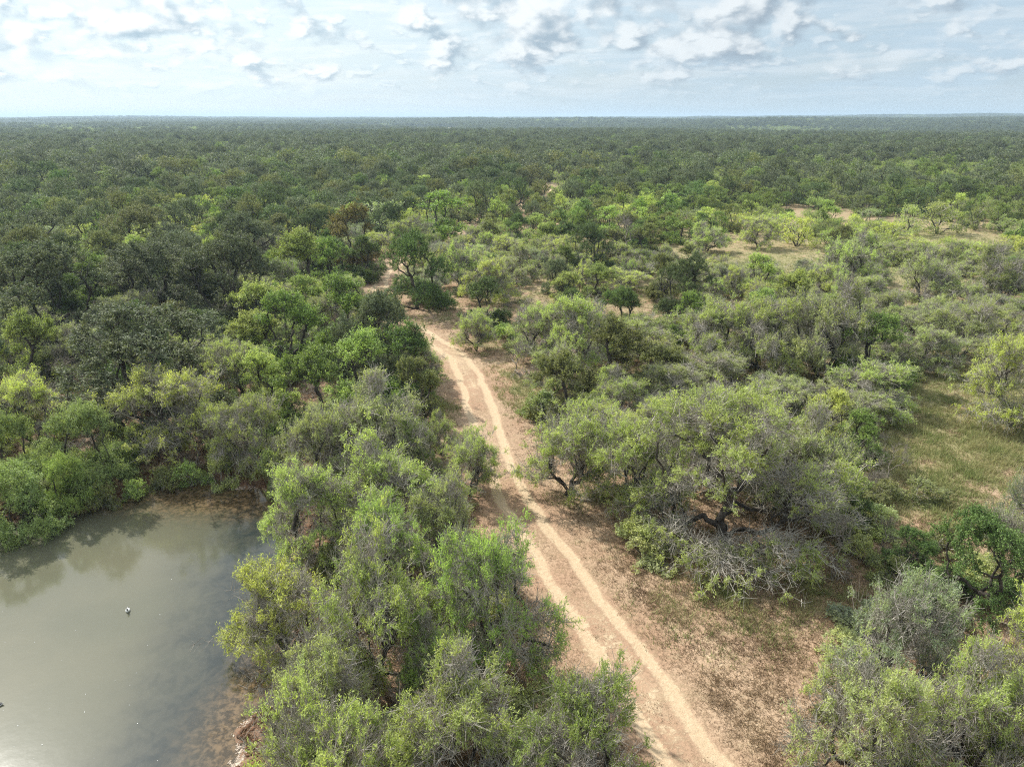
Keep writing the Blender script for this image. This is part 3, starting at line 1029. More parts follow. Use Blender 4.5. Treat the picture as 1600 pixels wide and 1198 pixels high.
hand(d_, 1385, 770, 690, 60, GG, "small bare grey sapling in the grassy clearing")
hand(o_, 1515, 960, 752, 175, DE, "deep green leafy tree on the right in the foreground", "the deep green foreground tree")
hand(m_, 1600, 925, 712, 130, SI, "silvery mesquite at the right edge behind the deep green tree")
hand(e_, 1420, 890, 830, 80, DE, "low deep green bush left of the deep green foreground tree")
hand(m_, 1395, 1085, 915, 190, SI, "silvery twiggy tree on the right in front of the deep green tree", "the silvery twiggy tree", var=2)
hand(m_, 1340, 1240, 1040, 230, GG, "grey-green mesquite at the bottom right beside bare soil", "the bottom right mesquite", var=4)
hand(m_, 1490, 1230, 1030, 220, LG, "light green mesquite at the bottom edge on the right", var=5)
hand(m_, 1600, 1130, 945, 150, Y, "yellow-green mesquite at the right edge, lower corner", var=0)
hand(m_, 1620, 1280, 1100, 200, LG, "light mesquite in the bottom right corner")
# --- right-hand savanna
hand(h_, 1272, 340, 308, 44, BG, "vivid green rounded huisache on pale grass", "the vivid green huisache")
hand(m_, 1184, 388, 338, 62, Y, "mesquite with a clear dark forked trunk in the pale clearing", "the forked mesquite of the clearing")
hand(m_, 1243, 385, 340, 70, Y, "mesquite with dark spreading stems right of the forked one")
hand(m_, 1100, 392, 348, 75, LG, "mesquite with low spreading stems left of the forked one")
hand(m_, 1465, 366, 318, 75, GG, "multi-stemmed grey-green mesquite at the edge of the far clearing", "the multi-stemmed mesquite")
hand(m_, 1415, 368, 322, 45, GG, "thin mesquite left of the multi-stemmed one")
hand(h_, 1335, 325, 303, 34, BG, "small vivid green huisache beyond the first vivid one")
hand(o_, 1510, 355, 322, 36, DG, "small dark oak right of the multi-stemmed mesquite")
hand(m_, 1290, 590, 440, 150, GG, "grey-green mesquite over tangled dark stems behind the bushy elm")
hand(m_, 1110, 575, 470, 140, LG, "light-topped mesquite over dark tangled stems near the dark rounded oak")
hand(m_, 1190, 585, 470, 130, LG, "light-topped mesquite between two tangled ones")
hand(m_, 1330, 450, 365, 110, LG, "spreading light mesquite below the pale clearing")
hand(m_, 1440, 480, 395, 110, GG, "grey-green mesquite in the middle of the right-hand brush")
hand(m_, 1555, 470, 385, 110, OL, "olive mesquite near the right edge of the brush")
hand(m_, 1500, 560, 470, 130, GG, "grey-green mesquite above the pale-topped one")

def in_poly(P, x, y):
    c = False
    n = len(P)
    j = n - 1
    for i in range(n):
        if (P[i][1] > y) != (P[j][1] > y) and x < (P[j][0] - P[i][0]) * (y - P[i][1]) / (P[j][1] - P[i][1]) + P[i][0]:
            c = not c
        j = i
    return c


def vnoise(x, y, s, k=0):
    return math.sin(x / s + k * 1.7 + 1.3 * math.sin(y / s * 0.8 + k)) * math.sin(y / s * 1.1 + k * 2.3 + 1.1 * math.sin(x / s * 0.7 - k))


def fill(rmax=195.0):
    rg = random.Random(5)
    cell = 6.0
    grid = {}

    def put(t):
        grid.setdefault((int(t['x'] // cell), int(t['y'] // cell)), []).append(t)
    for t in TREES:
        put(t)
    tx, ty = TRACK[:, 0], TRACK[:, 1]
    for q in range(34000):
        yy = math.sqrt(rg.uniform(12 ** 2, rmax ** 2))
        xx = rg.uniform(-0.80, 0.80) * yy + rg.uniform(-4, 4)
        tr = float(np.interp(yy, ty, tx)) if yy < 230 else 10.0
        side = xx - tr
        n1 = vnoise(xx, yy, 23.0, 1)
        n2 = vnoise(xx, yy, 60.0, 3)
        u = rg.random()
        late = q > 17000
        if side < 0:
            pm = 0.12 + 0.30 * (n2 > 0.45)
            if yy < 130 and xx < -0.6 * yy:
                pm += 0.15
            if side > -14 and yy < 120:
                pm = 0.40
            kind = m_ if u < pm else (e_ if u < pm + 0.13 else o_)
        else:
            po = 0.06 if yy < 150 else 0.10 + 0.75 * min(1, (yy - 150) / 110)
            po += 0.14 * n2
            kind = o_ if u < po else (e_ if u < po + 0.12 else m_)
        if late:
            kind = s_
        if kind == o_:
            w, h = rg.uniform(6.5, 10.0), rg.uniform(5.2, 7.4)
            if side > 0 and yy < 150:
                w, h = rg.uniform(3.5, 6), rg.uniform(3.5, 5.5)
            c = rg.choices([DGG, DG, OL, DE], [5, 3, 1.6, 1.0])[0]
            sep = 0.33
        elif kind == m_:
            w, h = rg.uniform(4.6, 8.0), rg.uniform(2.8, 4.4)
            if side > 0 and yy > 62:
                w, h = rg.uniform(3.0, 7.2), rg.uniform(2.0, 4.2)
            c = rg.choices([LG, Y, GG, SI, G], [3, 2.5, 4.5, 1.6, 0.8])[0]
            sep = 0.29
            if side > 0 and yy < 200 and (n1 > 0.40 or (yy > 62 and (n1 < -0.45 or vnoise(xx, yy, 11.0, 4) > 0.45))):
                continue
        elif kind == e_:
            w, h = rg.uniform(3.6, 6.0), rg.uniform(3.8, 6.0)
            c = rg.choices([LE, OL, G, DE, LG, RU], [3, 3, 2, 2, 2, .08])[0]
            sep = 0.30
        else:
            w, h = rg.uniform(1.2, 3.0), rg.uniform(0.7, 1.8)
            c = rg.choices([GG, OL, G, SI], [3, 2, 1, 1])[0]
            sep = 0.26
            if rg.random() < 0.20:
                kind, w, h = d_, w * 1.3, h * 1.3
        if side > 0 and yy < 120:
            h *= 0.88
        td = float(np.min(np.hypot(tx - xx, ty - yy)))
        if kind not in (s_, d_):
            if yy < 42 and side < 0 and td > 3.2:
                kind, w, h = m_, rg.uniform(2.4, 4.4), rg.uniform(1.6, 3.0)
                c = rg.choices([LG, GG, G], [3, 3, 1])[0]
                sep = 0.33
            elif yy < 42:
                continue
            if td < (1.6 + 0.45 * w if yy < 110 else 0.2 + 0.5 * w):
                continue
        elif td < 3.0 + w * 0.3 or (side > 0 and side < 9 and rg.random() < 0.7):
            continue
        if any(in_poly(P, xx, yy) for P in CLEAR):
            if not (kind in (s_, d_) and rg.random() < 0.03):
                continue
        if xx < 5 and yy < 60 and float(pond_sd(np.array([xx]), np.array([yy]))[0]) < (0.5 if late else 1.5):
            continue
        ok = True
        ci, cj = int(xx // cell), int(yy // cell)
        for i in (-2, -1, 0, 1, 2):
            for j in (-2, -1, 0, 1, 2):
                for t in grid.get((ci + i, cj + j), ()):
                    if math.hypot(t['x'] - xx, t['y'] - yy) < sep * (w + t['w']) * (1.15 if t.get('hand') and not late else 1.0):
                        ok = False
                        break
                if not ok:
                    break
            if not ok:
                break
        if not ok:
            continue
        t = dict(kind=kind, x=xx, y=yy, w=w, h=h, col=c, label=None, lm=None, hand=False, rot=None, var=None)
        TREES.append(t)
        put(t)
    # the woods farther out: a jittered lattice
    y = rmax
    while y < 820:
        st = 4.9 + (y - rmax) / 400
        x = -0.8 * y
        while x < 0.8 * y:
            xx, yy = x + rg.uniform(-.5, .5) * st * 1.1, y + rg.uniform(-.5, .5) * st * 1.1
            x += st
            n2 = vnoise(xx, yy, 60.0, 3)
            n3 = vnoise(xx, yy, 31.0, 5)
            po = 0.60 + 0.38 * n2
            if xx > 10 and yy < 300:
                po -= 0.35 * (300 - yy) / 105
            u = rg.random()
            if n3 > 0.80 and u < 0.8:
                continue
            if yy < 235 and float(np.min(np.hypot(tx - xx, ty - yy))) < 3.6:
                continue
            kind = o_ if u < po else (e_ if u < po + 0.14 else m_)
            w = rg.uniform(6.2, 9.5) if kind == o_ else rg.uniform(4.8, 8.0)
            h = rg.uniform(4.6, 7.2) if kind != m_ else rg.uniform(3.2, 5.0)
            if kind == o_ and rg.random() < 0.25:
                w, h = rg.uniform(9, 12.5), rg.uniform(7, 9.2)
            elif rg.random() < 0.2:
                w, h = w * 0.7, h * 0.7
            if yy < 240 and any(in_poly(P, xx, yy) for P in CLEAR):
                continue
            cc = {o_: rg.choices([DGG, DG, OL], [5, 3, 2])[0], e_: rg.choices([LE, OL, DE], [2, 3, 2])[0], m_: rg.choices([LG, Y, GG], [3, 2, 3])[0]}[kind]
            TREES.append(dict(kind=kind, x=xx, y=yy, w=w, h=h, col=cc, label=None, lm=None, hand=False, rot=None, var=None))
        y += st


fill()
_z = height(np.array([t['x'] for t in TREES]), np.array([t['y'] for t in TREES]))
for t, z_ in zip(TREES, _z):
    t['z'] = float(z_)
    t['d'] = math.hypot(t['x'], t['y'], CAM_H)
    t['px'], t['py'] = to_px(t['x'], t['y'], t['z'] + t['h'] * 0.6)
    t['size'] = t['w'] * t['h'] / t['d'] ** 2
    hw = F_PX * t['w'] / 2 / t['d']
    t['seen'] = -hw < t['px'] < 1600 + hw and t['py'] < 1330
    t['ok'] = -hw - 70 < t['px'] < 1600 + hw + 70
# which become individual things: at most 290 of a kind, those that show largest
LIMIT = {o_: 290, m_: 290, e_: 170, s_: 150, h_: 20, d_: 70}
for k in LIMIT:
    L = sorted([t for t in TREES if t['kind'] in (k, k + '_big') and t['seen']], key=lambda t: -t['size'] - (100 if t['hand'] else 0))
    for i, t in enumerate(L):
        t['single'] = i < LIMIT[k]
REST = [t for t in TREES if not t.get('single') and t['ok']]
SINGLE = [t for t in TREES if t.get('single')]

# ------------------------------------------------------------------ labels
KW = {'mesquite': 'mesquite', 'mesquite_big': 'mesquite', 'oak': 'oak', 'elm': 'elm', 'huisache': 'huisache', 'shrub': 'shrub', 'dead': 'bare brush'}
LMS = [t for t in SINGLE if t['lm']]
ORD = ['', 'second ', 'third ', 'fourth ', 'fifth ', 'sixth ', 'seventh ', 'eighth ', 'ninth ', 'tenth ', 'eleventh ', 'twelfth ', 'thirteenth ', 'fourteenth ', 'fifteenth ',
       'sixteenth ', 'seventeenth ', 'eighteenth ', 'nineteenth ', 'twentieth ', 'twenty-first ', 'twenty-second ']


def make_labels():
    buckets = {}
    for t in SINGLE:
        if t['label']:
            continue
        if True:
            best, bd = None, 1e9
            for l in LMS:
                dx, dy = t['px'] - l['px'], (t['py'] - l['py']) * 1.6
                d = math.hypot(dx, dy)
                if d < bd:
                    best, bd = l, d
            dx, dy = t['px'] - best['px'], (t['py'] - best['py']) * 1.6
            rel = ('right of' if dx > 0 else 'left of') if abs(dx) > abs(dy) else ('in front of' if dy > 0 else 'behind')
            t['_d'] = bd
            szw = 'large ' if t['w'] > 8.2 else ('small ' if t['w'] < 5.4 and t['kind'] not in (s_, d_) else '')
            if t['kind'] == s_:
                szw = 'low ' if t['h'] < 1.2 else ''
            t['_sz'] = szw
            buckets.setdefault((KW[t['kind']], '' if t['kind'] == d_ else t['col'], rel, best['lm'], szw), []).append(t)
        else:
            zone = 'left' if t['px'] < 560 else ('centre' if t['px'] < 1000 else 'right')
            depth = 'middle' if t['y'] < 230 else 'far'
            t['_zone'] = (KW[t['kind']], t['col'], zone, depth)
    for (k, c, rel, lm, szw), L in buckets.items():
        L.sort(key=lambda t: t['_d'])
        cc = szw + ('' if k == 'bare brush' else c + ' ')
        for i, t in enumerate(L):
            near = ORD[min(i, len(ORD) - 1)] + ('nearest ' if len(L) > 1 else '')
            if i >= len(ORD):
                t['label'] = None
                t['_zone'] = (k, szw + c, 'well', rel + ' ' + lm)
                continue
            t['label'] = (near + cc + k + ' ' + rel + ' ' + lm).strip()
            t['label'] = t['label'][0].lower() + t['label'][1:]
    where = {('left', 'middle'): 'in the woods well beyond the pond, left of the track', ('centre', 'middle'): 'around the far end of the visible track',
             ('right', 'middle'): 'in the brush beyond the pale clearings', ('left', 'far'): 'high on the left in the distant woods',
             ('centre', 'far'): 'in the distant woods beyond the track\'s end', ('right', 'far'): 'in the distant woods on the right'}
    for t in SINGLE:
        if t['label'] and len(t['label'].replace('-', ' ').split()) > 16:
            t['label'] = t['label'].replace('large ', '').replace('small ', '')
        if not t['label']:
            k, c, a, b = t['_zone']
            cc = '' if k == 'bare brush' else c + ' '
            t['label'] = cc + k + ' ' + (where[(a, b)] if (a, b) in where else a + ' ' + b)
            t['group'] = (c + ' ' + k + 's ' + (where[(a, b)] if (a, b) in where else a + ' ' + b))


make_labels()
GROUPS = {'mesquite': 'mesquite trees of the brush', 'mesquite_big': 'mesquite trees of the brush', 'oak': 'oaks of the woods', 'elm': 'leafy elms and hackberries',
          'huisache': 'feathery huisaches', 'shrub': 'low shrubs', 'dead': 'bare grey brush'}


def place_all():
    rg = random.Random(3)
    for t in sorted(SINGLE, key=lambda t: t['d']):
        k = t['kind']
        lod = 0 if t['d'] < 125 else (1 if t['d'] < 240 else 2)
        if k == 'mesquite_big' or (k in ('dead', 'shrub') and lod == 2):
            lod = 0 if k == 'mesquite_big' else 1
        v = t['var'] if t['var'] is not None else rg.randrange(NVAR[k])
        pr = proto(k, v, lod)
        s = SPEC[k]
        sx, sz = t['w'] / s['W'], t['h'] / s['H']
        rz = t['rot'] if t['rot'] is not None else rg.uniform(0, 6.283)
        if lod == 0:
            o = bpy.data.objects.new(OBJ_NAME[k], None)
            C.objects.link(o)
            o.empty_display_size = 0.3
            for part, me in pr.items():
                p = link(part, me, o)
                if part == 'crown':
                    p.color = (*COL[t['col']], 1)
        else:
            o = link(OBJ_NAME[k], pr['all'])
            o.color = (*COL[t['col']], 1)
        o.location = (t['x'], t['y'], t['z'] - 0.03)
        o.rotation_euler = (rg.uniform(-.05, .05), rg.uniform(-.05, .05), rz)
        o.scale = (sx, sx * rg.uniform(0.92, 1.08), sz)
        tag(o, t['label'], CATEG[k], t.get('group') or GROUPS[k])
        t['obj'] = o


place_all()


# ------------------------------------------------------------------ the woods beyond: uncountable, one object per kind
def scatter(name, sources, P, SC, RT, PICK, label, color):
    me = bpy.data.meshes.new(name)
    me.vertices.add(len(P))
    me.vertices.foreach_set('co', np.asarray(P, np.float32).ravel())
    a = me.attributes.new('scl', 'FLOAT_VECTOR', 'POINT')
    a.data.foreach_set('vector', np.asarray(SC, np.float32).ravel())
    a = me.attributes.new('rot', 'FLOAT_VECTOR', 'POINT')
    a.data.foreach_set('vector', np.asarray(RT, np.float32).ravel())
    a = me.attributes.new('pick', 'INT', 'POINT')
    a.data.foreach_set('value', np.asarray(PICK, np.int32))
    o = link(name, me)
    ng = bpy.data.node_groups.new(name, 'GeometryNodeTree')
    ng.interface.new_socket('Geometry', in_out='INPUT', socket_type='NodeSocketGeometry')
    ng.interface.new_socket('Geometry', in_out='OUTPUT', socket_type='NodeSocketGeometry')
    gi, go = ng.nodes.new('NodeGroupInput'), ng.nodes.new('NodeGroupOutput')
    join = ng.nodes.new('GeometryNodeJoinGeometry')

    def named(nm, typ):
        n = ng.nodes.new('GeometryNodeInputNamedAttribute')
        n.data_type = typ
        n.inputs['Name'].default_value = nm
        return next(s for s in n.outputs if s.enabled and s.name == 'Attribute')
    for i, src in enumerate(sources):
        oi = ng.nodes.new('GeometryNodeObjectInfo')
        oi.inputs['Object'].default_value = src
        oi.transform_space = 'ORIGINAL'
        cmp_ = ng.nodes.new('FunctionNodeCompare')
        cmp_.data_type = 'INT'
        cmp_.operation = 'EQUAL'
        ins = [s for s in cmp_.inputs if s.enabled]
        ng.links.new(named('pick', 'INT'), ins[0])
        ins[1].default_value = i
        ip = ng.nodes.new('GeometryNodeInstanceOnPoints')
        ng.links.new(gi.outputs[0], ip.inputs['Points'])
        ng.links.new(cmp_.outputs[0], ip.inputs['Selection'])
        ng.links.new(oi.outputs['Geometry'], ip.inputs['Instance'])
        ng.links.new(named('rot', 'FLOAT_VECTOR'), ip.inputs['Rotation'])
        ng.links.new(named('scl', 'FLOAT_VECTOR'), ip.inputs['Scale'])
        ng.links.new(ip.outputs[0], join.inputs[0])
    ng.links.new(join.outputs[0], go.inputs[0])
    md = o.modifiers.new('scatter', 'NODES')
    md.node_group = ng
    o.color = (*color, 1)
    tag(o, label, kind='stuff')
    return o


def far_sources(kind):
    """The far single trees already standing in the scene, one per mesh variant."""
    seen, res = set(), []
    for t in SINGLE:
        if t['kind'] == kind and t['obj'].type == 'MESH' and t['obj'].data.name not in seen:
            if t['d'] > 150 or kind in (e_,):
                seen.add(t['obj'].data.name)
                res.append(t['obj'])
    return res


def far_woods():
    rg = np.random.default_rng(9)
    for k, nm, lab, col in ((o_, 'oak_woodland', 'unbroken dark oak woods in the distance', (0.135, 0.17, 0.098)),
                            (m_, 'mesquite_brush', 'pale mesquite brush in the distance', (0.30, 0.38, 0.15)),
                            (e_, 'elm_woodland', 'greener leafy trees in the distant woods', (0.18, 0.26, 0.07)),
                            (s_, 'shrub_scatter', 'low brush scattered between distant trees', (0.16, 0.18, 0.09))):
        src = far_sources(k)
        L = [t for t in REST if t['kind'] == k]
        P = [(t['x'], t['y'], t['z']) for t in L]
        SC = [(t['w'] / SPEC[k]['W'], t['w'] / SPEC[k]['W'], t['h'] / SPEC[k]['H']) for t in L]
        if k in (o_, m_) and src:
            # beyond the first kilometre: bigger clumps that cover the rolling land
            n = {o_: 60000, m_: 26000}[k]
            y = np.sqrt(rg.uniform(800 ** 2, 7000 ** 2, n * 4))
            keep = rg.random(len(y)) < np.clip((1100 / y) ** 1.4, 0.08, 1)
            y = y[keep][:n]
            x = rg.uniform(-0.76, 0.76, len(y)) * y
            big = np.clip(y / 900, 1.0, 4.0)
            z = height(x, y)
            reg = np.sin(x / 170 + 1.4 * np.sin(y / 230)) * np.sin(y / 150 + 1.1 * np.sin(x / 120)) + rg.normal(0, 0.25, len(x))
            ok = (reg < 0.45) if k == o_ else (reg > 0.30)
            ok &= pasture(x, y) < rg.uniform(0.05, 1.0, len(x)) ** 0.4
            x, y, z, big = x[ok], y[ok], z[ok], big[ok]
            base = 1.15
            P += list(zip(x, y, z - 0.3))
            hs = rg.uniform(0.8, 1.25, len(x)) * np.clip(big, 1, 1.35)
            SC += list(zip(big * base * rg.uniform(0.8, 1.3, len(x)), big * base * rg.uniform(0.8, 1.3, len(x)), hs))
        if not P or not src:
            continue
        P, SC = np.array(P), np.array(SC)
        RT = np.stack([0 * P[:, 0], 0 * P[:, 0], rg.uniform(0, 6.283, len(P))], 1)
        scatter(nm, src, P, SC, RT, rg.integers(0, len(src), len(P)), lab, col)


far_woods()


# ------------------------------------------------------------------ grass and litter (stuff)
def grass_mat(name, c1, c2, trans=0.3):
    m, nt, b = new_mat(name)
    geo = N(nt, 'ShaderNodeNewGeometry')
    isl = geo.outputs['Random Per Island']
    n = NOISE(nt, geo.outputs['Position'], 0.5, 3.0)
    f = M(nt, 'ADD', M(nt, 'MULTIPLY', isl, 0.6), M(nt, 'MULTIPLY', STEP(nt, n, 0.35, 0.65), 0.4))
    col = MIX(nt, f, c1, c2)
    nt.links.new(col, b.inputs['Base Color'])
    b.inputs['Roughness'].default_value = 0.7
    b.inputs['Specular IOR Level'].default_value = 0.2
    tr = N(nt, 'ShaderNodeBsdfTranslucent')
    nt.links.new(col, tr.inputs[0])
    mx = N(nt, 'ShaderNodeMixShader', ins={0: trans})
    nt.links.new(b.outputs[0], mx.inputs[1])
    nt.links.new(tr.outputs[0], mx.inputs[2])
    nt.links.new(mx.outputs[0], nt.nodes['Material Output'].inputs[0])
    return m


def tufts(name, x, y, hgt, spread, blades, width, mat, label, seed, lean=0.5):
    rg = np.random.default_rng(seed)
    n = len(x)
    z = height(x, y)
    base = np.stack([x, y, z], 1)
    B = np.repeat(base, blades, axis=0)
    H = np.repeat(hgt, blades)
    k = len(B)
    B[:, :2] += rg.normal(0, 1, (k, 2)) * np.repeat(spread, blades)[:, None]
    a = rg.uniform(0, 6.283, k)
    w = width * rg.uniform(0.6, 1.4, k)
    side = np.stack([np.cos(a), np.sin(a), 0 * a], 1) * w[:, None]
    tip = B + np.stack([rg.normal(0, lean, k) * H, rg.normal(0, lean, k) * H, H * rg.uniform(0.5, 1.2, k)], 1)
    V = np.stack([B - side, B + side, tip], 1).reshape(-1, 3)
    F = np.arange(len(V)).reshape(-1, 3)
    o = link(name, mesh_np(name, V, F, [mat]))
    tag(o, label, kind='stuff')


def build_grass():
    rg = np.random.default_rng(21)
    # candidates over the near and middle ground, denser near
    n = 420000
    y = np.sqrt(rg.uniform(11 ** 2, 150 ** 2, n))
    u = rg.random(n)
    y = 11 + (150 - 11) * u ** 1.7
    x = rg.uniform(-0.78, 0.78, n) * (y + 4)
    sd = pond_sd(x, y)
    td = track_dist(x, y)
    g = grass_w(x, y)
    tr = np.interp(y, TRACK[:, 1], TRACK[:, 0])
    sav = 0.16 * sstep(x - tr, 6, 22) * sstep(y, 22, 50)
    keep = (sd > 0.5) & (td > 1.45) & (rg.random(n) < np.clip(g * 0.55 + sav, 0, 1))
    gx, gy = x[keep][:62000], y[keep][:62000]
    hh = rg.uniform(0.15, 0.42, len(gx)) * (0.7 + 0.5 * grass_w(gx, gy))
    tufts('green_grass', gx, gy, hh, np.full(len(gx), 0.12), 9, 0.016, grass_mat('green_grass', (0.14, 0.21, 0.045), (0.46, 0.41, 0.20)),
          'green and straw coloured grass in patches around the clearings', 1)
    # dry grass and litter: all over the bare soil, little in the ruts
    n = 620000
    u = rg.random(n)
    y = 11 + 75 * u ** 1.6
    x = rg.uniform(-0.78, 0.78, n) * (y + 4)
    sd, td = pond_sd(x, y), track_dist(x, y)
    mid = (td < 0.45)
    patch = 0.5 + 0.5 * np.sin(x * 1.1 + 1.4 * np.sin(y * 0.8)) * np.sin(y * 1.3 + 1.2 * np.sin(x * 0.9))
    patch2 = 0.5 + 0.5 * np.sin(x * 3.3 + 1.4 * np.sin(y * 2.1)) * np.sin(y * 3.0 + 1.2 * np.sin(x * 2.6))
    pr = np.where(td < 1.25, np.where(mid, 0.9 * (patch > 0.35), 0.0), 0.14 + 0.70 * patch * patch2) * np.clip((td - 0.9) * 0.6, 0.25, 1)
    keep = (sd > 0.25) & (rg.random(n) < pr)
    lx, ly = x[keep][:170000], y[keep][:170000]
    tufts('dry_grass', lx, ly, rg.uniform(0.04, 0.14, len(lx)), np.full(len(lx), 0.08), 6, 0.013,
          grass_mat('dry_grass', (0.13, 0.08, 0.045), (0.32, 0.225, 0.125), 0.1), 'short dry brown grass and litter on the bare soil', 2, 0.9)


build_grass()


# ------------------------------------------------------------------ pond edge: pale crust, foam flecks, ducks
def pebble_cloud(name, P, sizes, mat, label, seed, flat=0.5):
    rg = np.random.default_rng(seed)
    ico = []
    t = (1 + 5 ** .5) / 2
    Vb = np.array([(-1, t, 0), (1, t, 0), (-1, -t, 0), (1, -t, 0), (0, -1, t), (0, 1, t), (0, -1, -t), (0, 1, -t), (t, 0, -1), (t, 0, 1), (-t, 0, -1), (-t, 0, 1)], float)
    Vb /= np.linalg.norm(Vb[0])
    Fb = np.array([(0, 11, 5), (0, 5, 1), (0, 1, 7), (0, 7, 10), (0, 10, 11), (1, 5, 9), (5, 11, 4), (11, 10, 2), (10, 7, 6), (7, 1, 8), (3, 9, 4), (3, 4, 2), (3, 2, 6),
                   (3, 6, 8), (3, 8, 9), (4, 9, 5), (2, 4, 11), (6, 2, 10), (8, 6, 7), (9, 8, 1)])
    n = len(P)
    V = Vb[None] * rg.uniform(0.6, 1.4, (n, 12, 1)) * sizes[:, None, None] * np.array([1, 1, flat])
    a = rg.uniform(0, 6.28, n)
    ca, sa = np.cos(a)[:, None], np.sin(a)[:, None]
    V[..., 0] *= rg.uniform(0.8, 2.0, (n, 1))
    vx = V[..., 0] * ca - V[..., 1] * sa
    vy = V[..., 0] * sa + V[..., 1] * ca
    V = np.stack([vx, vy, V[..., 2]], 2) + P[:, None, :]
    F = (Fb[None] + (np.arange(n) * 12)[:, None, None]).reshape(-1, 3)
    tag(link(name, mesh_np(name, V.reshape(-1, 3), F, [mat])), label, kind='stuff')


def build_shore():
    rg = np.random.default_rng(4)
    rs = resample(np.vstack([POND, POND[:1]]), 0.05)
    rs = rs[(rs[:, 0] > -30) & (rs[:, 1] > 12)]
    m = 0.5 + 0.5 * np.sin(rs[:, 0] * 1.7 + 2 * np.sin(rs[:, 1] * 1.3))
    idx = rg.choice(len(rs), 5200, p=(0.12 + m ** 3) / (0.12 + m ** 3).sum())
    P2 = rs[idx] + rg.normal(0, 0.10, (len(idx), 2))
    # slide onto the true water line
    for _ in range(6):
        e = 0.05
        s = pond_sd(P2[:, 0], P2[:, 1])
        gx = (pond_sd(P2[:, 0] + e, P2[:, 1]) - s) / e
        gy = (pond_sd(P2[:, 0], P2[:, 1] + e) - s) / e
        gl = np.maximum(gx * gx + gy * gy, 0.2)
        P2 = P2 - np.stack([gx * s / gl, gy * s / gl], 1) * 0.8
    P2 += rg.normal(0, 0.10, P2.shape)
    z = np.maximum(height(P2[:, 0], P2[:, 1]), WATER_Z) + 0.005
    pebble_cloud('shore_crust', np.column_stack([P2, z]), rg.uniform(0.012, 0.045, len(P2)), plain_mat('pale_crust', (0.40, 0.33, 0.26), 0.9, 0.2, 0.35, 9),
                 'pale dried crust and foam along the water line', 5, 0.35)
    # muddy clods on the banks
    n = 24000
    x, y = rg.uniform(-30, 2, n), rg.uniform(12, 42, n)
    s = pond_sd(x, y)
    k = (s > 0.1) & (s < 2.6)
    x, y = x[k], y[k]
    pebble_cloud('bank_clods', np.column_stack([x, y, height(x, y)]), rg.uniform(0.03, 0.11, len(x)), plain_mat('mud_clod', (0.16, 0.085, 0.05), 0.9, 0.2, 0.4, 4),
                 'dark reddish mud clods on the pond bank', 6, 0.6)
    # tiny white flecks on the water
    px = [(488, 0)]
    F = [(36, 985), (54, 1003), (97, 1031), (78, 1046), (28, 1133), (22, 1166), (66, 1163), (134, 1084), (203, 1070), (202, 1101), (213, 1051), (147, 1184), (53, 1185),
         (28, 1134), (250, 960), (180, 1063), (132, 1112), (268, 905), (118, 984), (8, 1003), (36, 1104), (77, 1107), (231, 1008), (4, 955), (5, 1110), (246, 1188), (215, 1130)]
    P = np.array([(*at(a, b, WATER_Z), WATER_Z + 0.006) for a, b in F])
    pebble_cloud('foam_flecks', P, rg.uniform(0.006, 0.018, len(P)), plain_mat('foam', (0.85, 0.85, 0.82), 0.5), 'tiny white flecks floating on the pond', 7, 0.3)


build_shore()


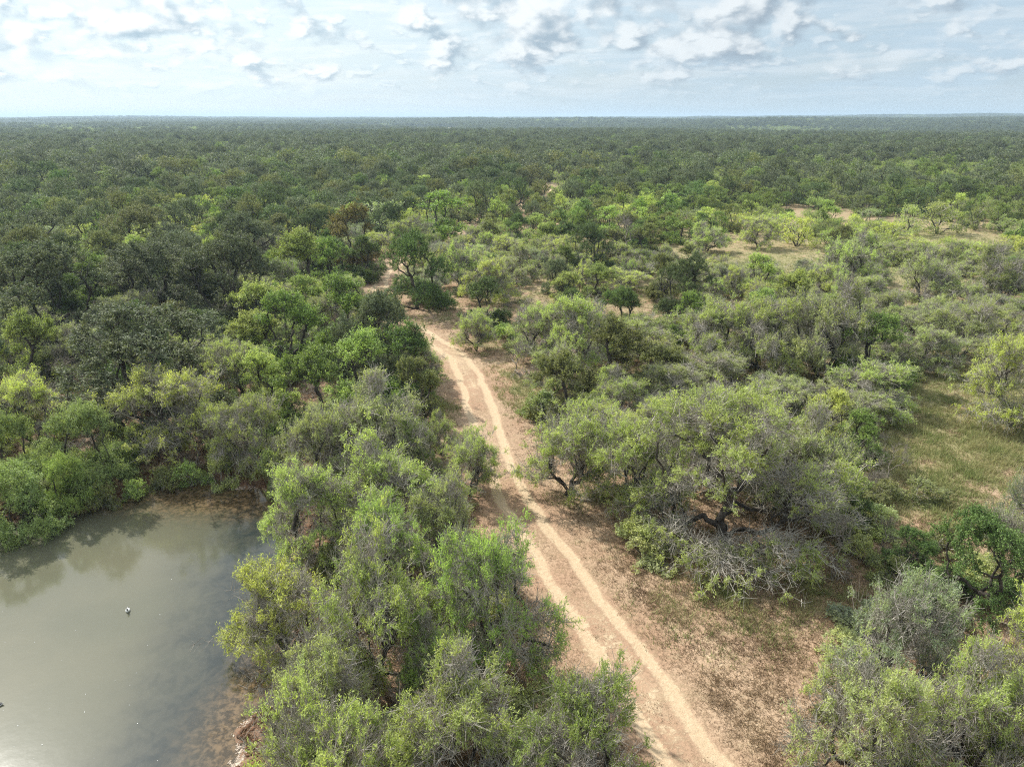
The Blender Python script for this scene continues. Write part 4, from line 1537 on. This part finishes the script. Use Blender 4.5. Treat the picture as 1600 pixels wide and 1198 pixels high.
def build_duck(px, py, rot, label):
    """A small floating duck: one continuous lofted body with neck and head, its bill a part."""
    x, y = at(px, py, WATER_Z)
    # spine stations: (along, height, half width, half height)
    st = [(-0.19, 0.085, 0.004, 0.004), (-0.17, 0.075, 0.022, 0.012), (-0.13, 0.055, 0.055, 0.035), (-0.07, 0.045, 0.082, 0.06), (0.0, 0.042, 0.092, 0.072),
          (0.06, 0.045, 0.084, 0.070), (0.10, 0.065, 0.062, 0.062), (0.122, 0.10, 0.042, 0.045), (0.128, 0.135, 0.036, 0.034), (0.134, 0.165, 0.042, 0.036),
          (0.142, 0.192, 0.040, 0.030), (0.146, 0.214, 0.026, 0.018), (0.148, 0.224, 0.004, 0.004)]
    S_ = np.array(st)
    k = 16
    V, F, mi = [], [], []
    tang = np.gradient(S_[:, :2], axis=0)
    tang /= np.linalg.norm(tang, axis=1, keepdims=True)
    for i, (a, hh, w, v) in enumerate(st):
        up = np.array([-tang[i, 1], 0, tang[i, 0]])
        for q in range(k):
            th = 2 * math.pi * q / k
            p = np.array([a, 0, hh]) + up * v * math.sin(th) + np.array([0, 1, 0]) * w * math.cos(th)
            V.append(p)
    for i in range(len(st) - 1):
        for q in range(k):
            q2 = (q + 1) % k
            F.append((i * k + q, i * k + q2, (i + 1) * k + q2, (i + 1) * k + q))
            th = 2 * math.pi * (q + 0.5) / k
            if i >= 8:
                mi.append(1 if not (i in (8, 9, 10) and abs(math.cos(th)) > 0.75) else 0)
            elif i >= 1 and 0.45 < math.sin(th) and i < 3:
                mi.append(1)
            else:
                mi.append(0)
    me = mesh_np('duck', np.array(V), np.array(F), [plain_mat('white_plumage', (0.8, 0.8, 0.77), 0.6, 0.3, 0.06), plain_mat('black_plumage', (0.02, 0.02, 0.022), 0.5)], mi, True)
    o = link('duck', me)
    o.location = (x, y, WATER_Z)
    o.rotation_euler = (0, 0, rot)
    tag(o, label, 'duck', 'small ducks on the pond')
    bv, bf = tubes(np.array([[0.165, 0, 0.178]]), np.array([[0.215, 0, 0.168]]), np.array([0.014]), np.array([0.008]), 8)
    b = link('bill', mesh_np('bill', bv, bf, [plain_mat('bill', (0.12, 0.12, 0.12), 0.4)], smooth_=True), o)
    return o


build_duck(200, 954, R(-65), "small black and white duck floating alone on open pond water")
build_duck(-3, 1102, R(200), "black and white duck cut by the left edge on the pond")

# ------------------------------------------------------------------ haze
def build_haze():
    gx_, gy_ = np.meshgrid(np.linspace(-7000, 7000, 200), np.linspace(300, 14000, 200))
    HAZE_TOP = float(height(gx_, gy_).max()) + 11.0
    print('HAZE_TOP', HAZE_TOP)
    x, y0, y1, z0, z1 = 13500.0, -1500.0, 16500.0, -40.0, HAZE_TOP
    V = [(sx * x, y, z) for z in (z0, z1) for y in (y0, y1) for sx in (-1, 1)]
    F = [(0, 2, 3, 1), (4, 5, 7, 6), (0, 1, 5, 4), (2, 6, 7, 3), (0, 4, 6, 2), (1, 3, 7, 5)]
    m = bpy.data.materials.new('haze')
    m.use_nodes = True
    nt = m.node_tree
    nt.nodes.clear()
    out = nt.nodes.new('ShaderNodeOutputMaterial')
    pv = nt.nodes.new('ShaderNodeVolumePrincipled')
    pv.inputs['Color'].default_value = (0.64, 0.83, 1.0, 1)
    pv.inputs['Density'].default_value = 0.0002
    pv.inputs['Anisotropy'].default_value = 0.2
    nt.links.new(pv.outputs[0], out.inputs['Volume'])
    me = mesh_np('haze', np.array(V), np.array(F), [m])
    tag(link('haze', me), kind='stuff')


build_haze()
print('TREES', len(TREES), 'single', len(SINGLE), 'rest', len(REST), {k: sum(t['kind'] == k for t in SINGLE) for k in NVAR})
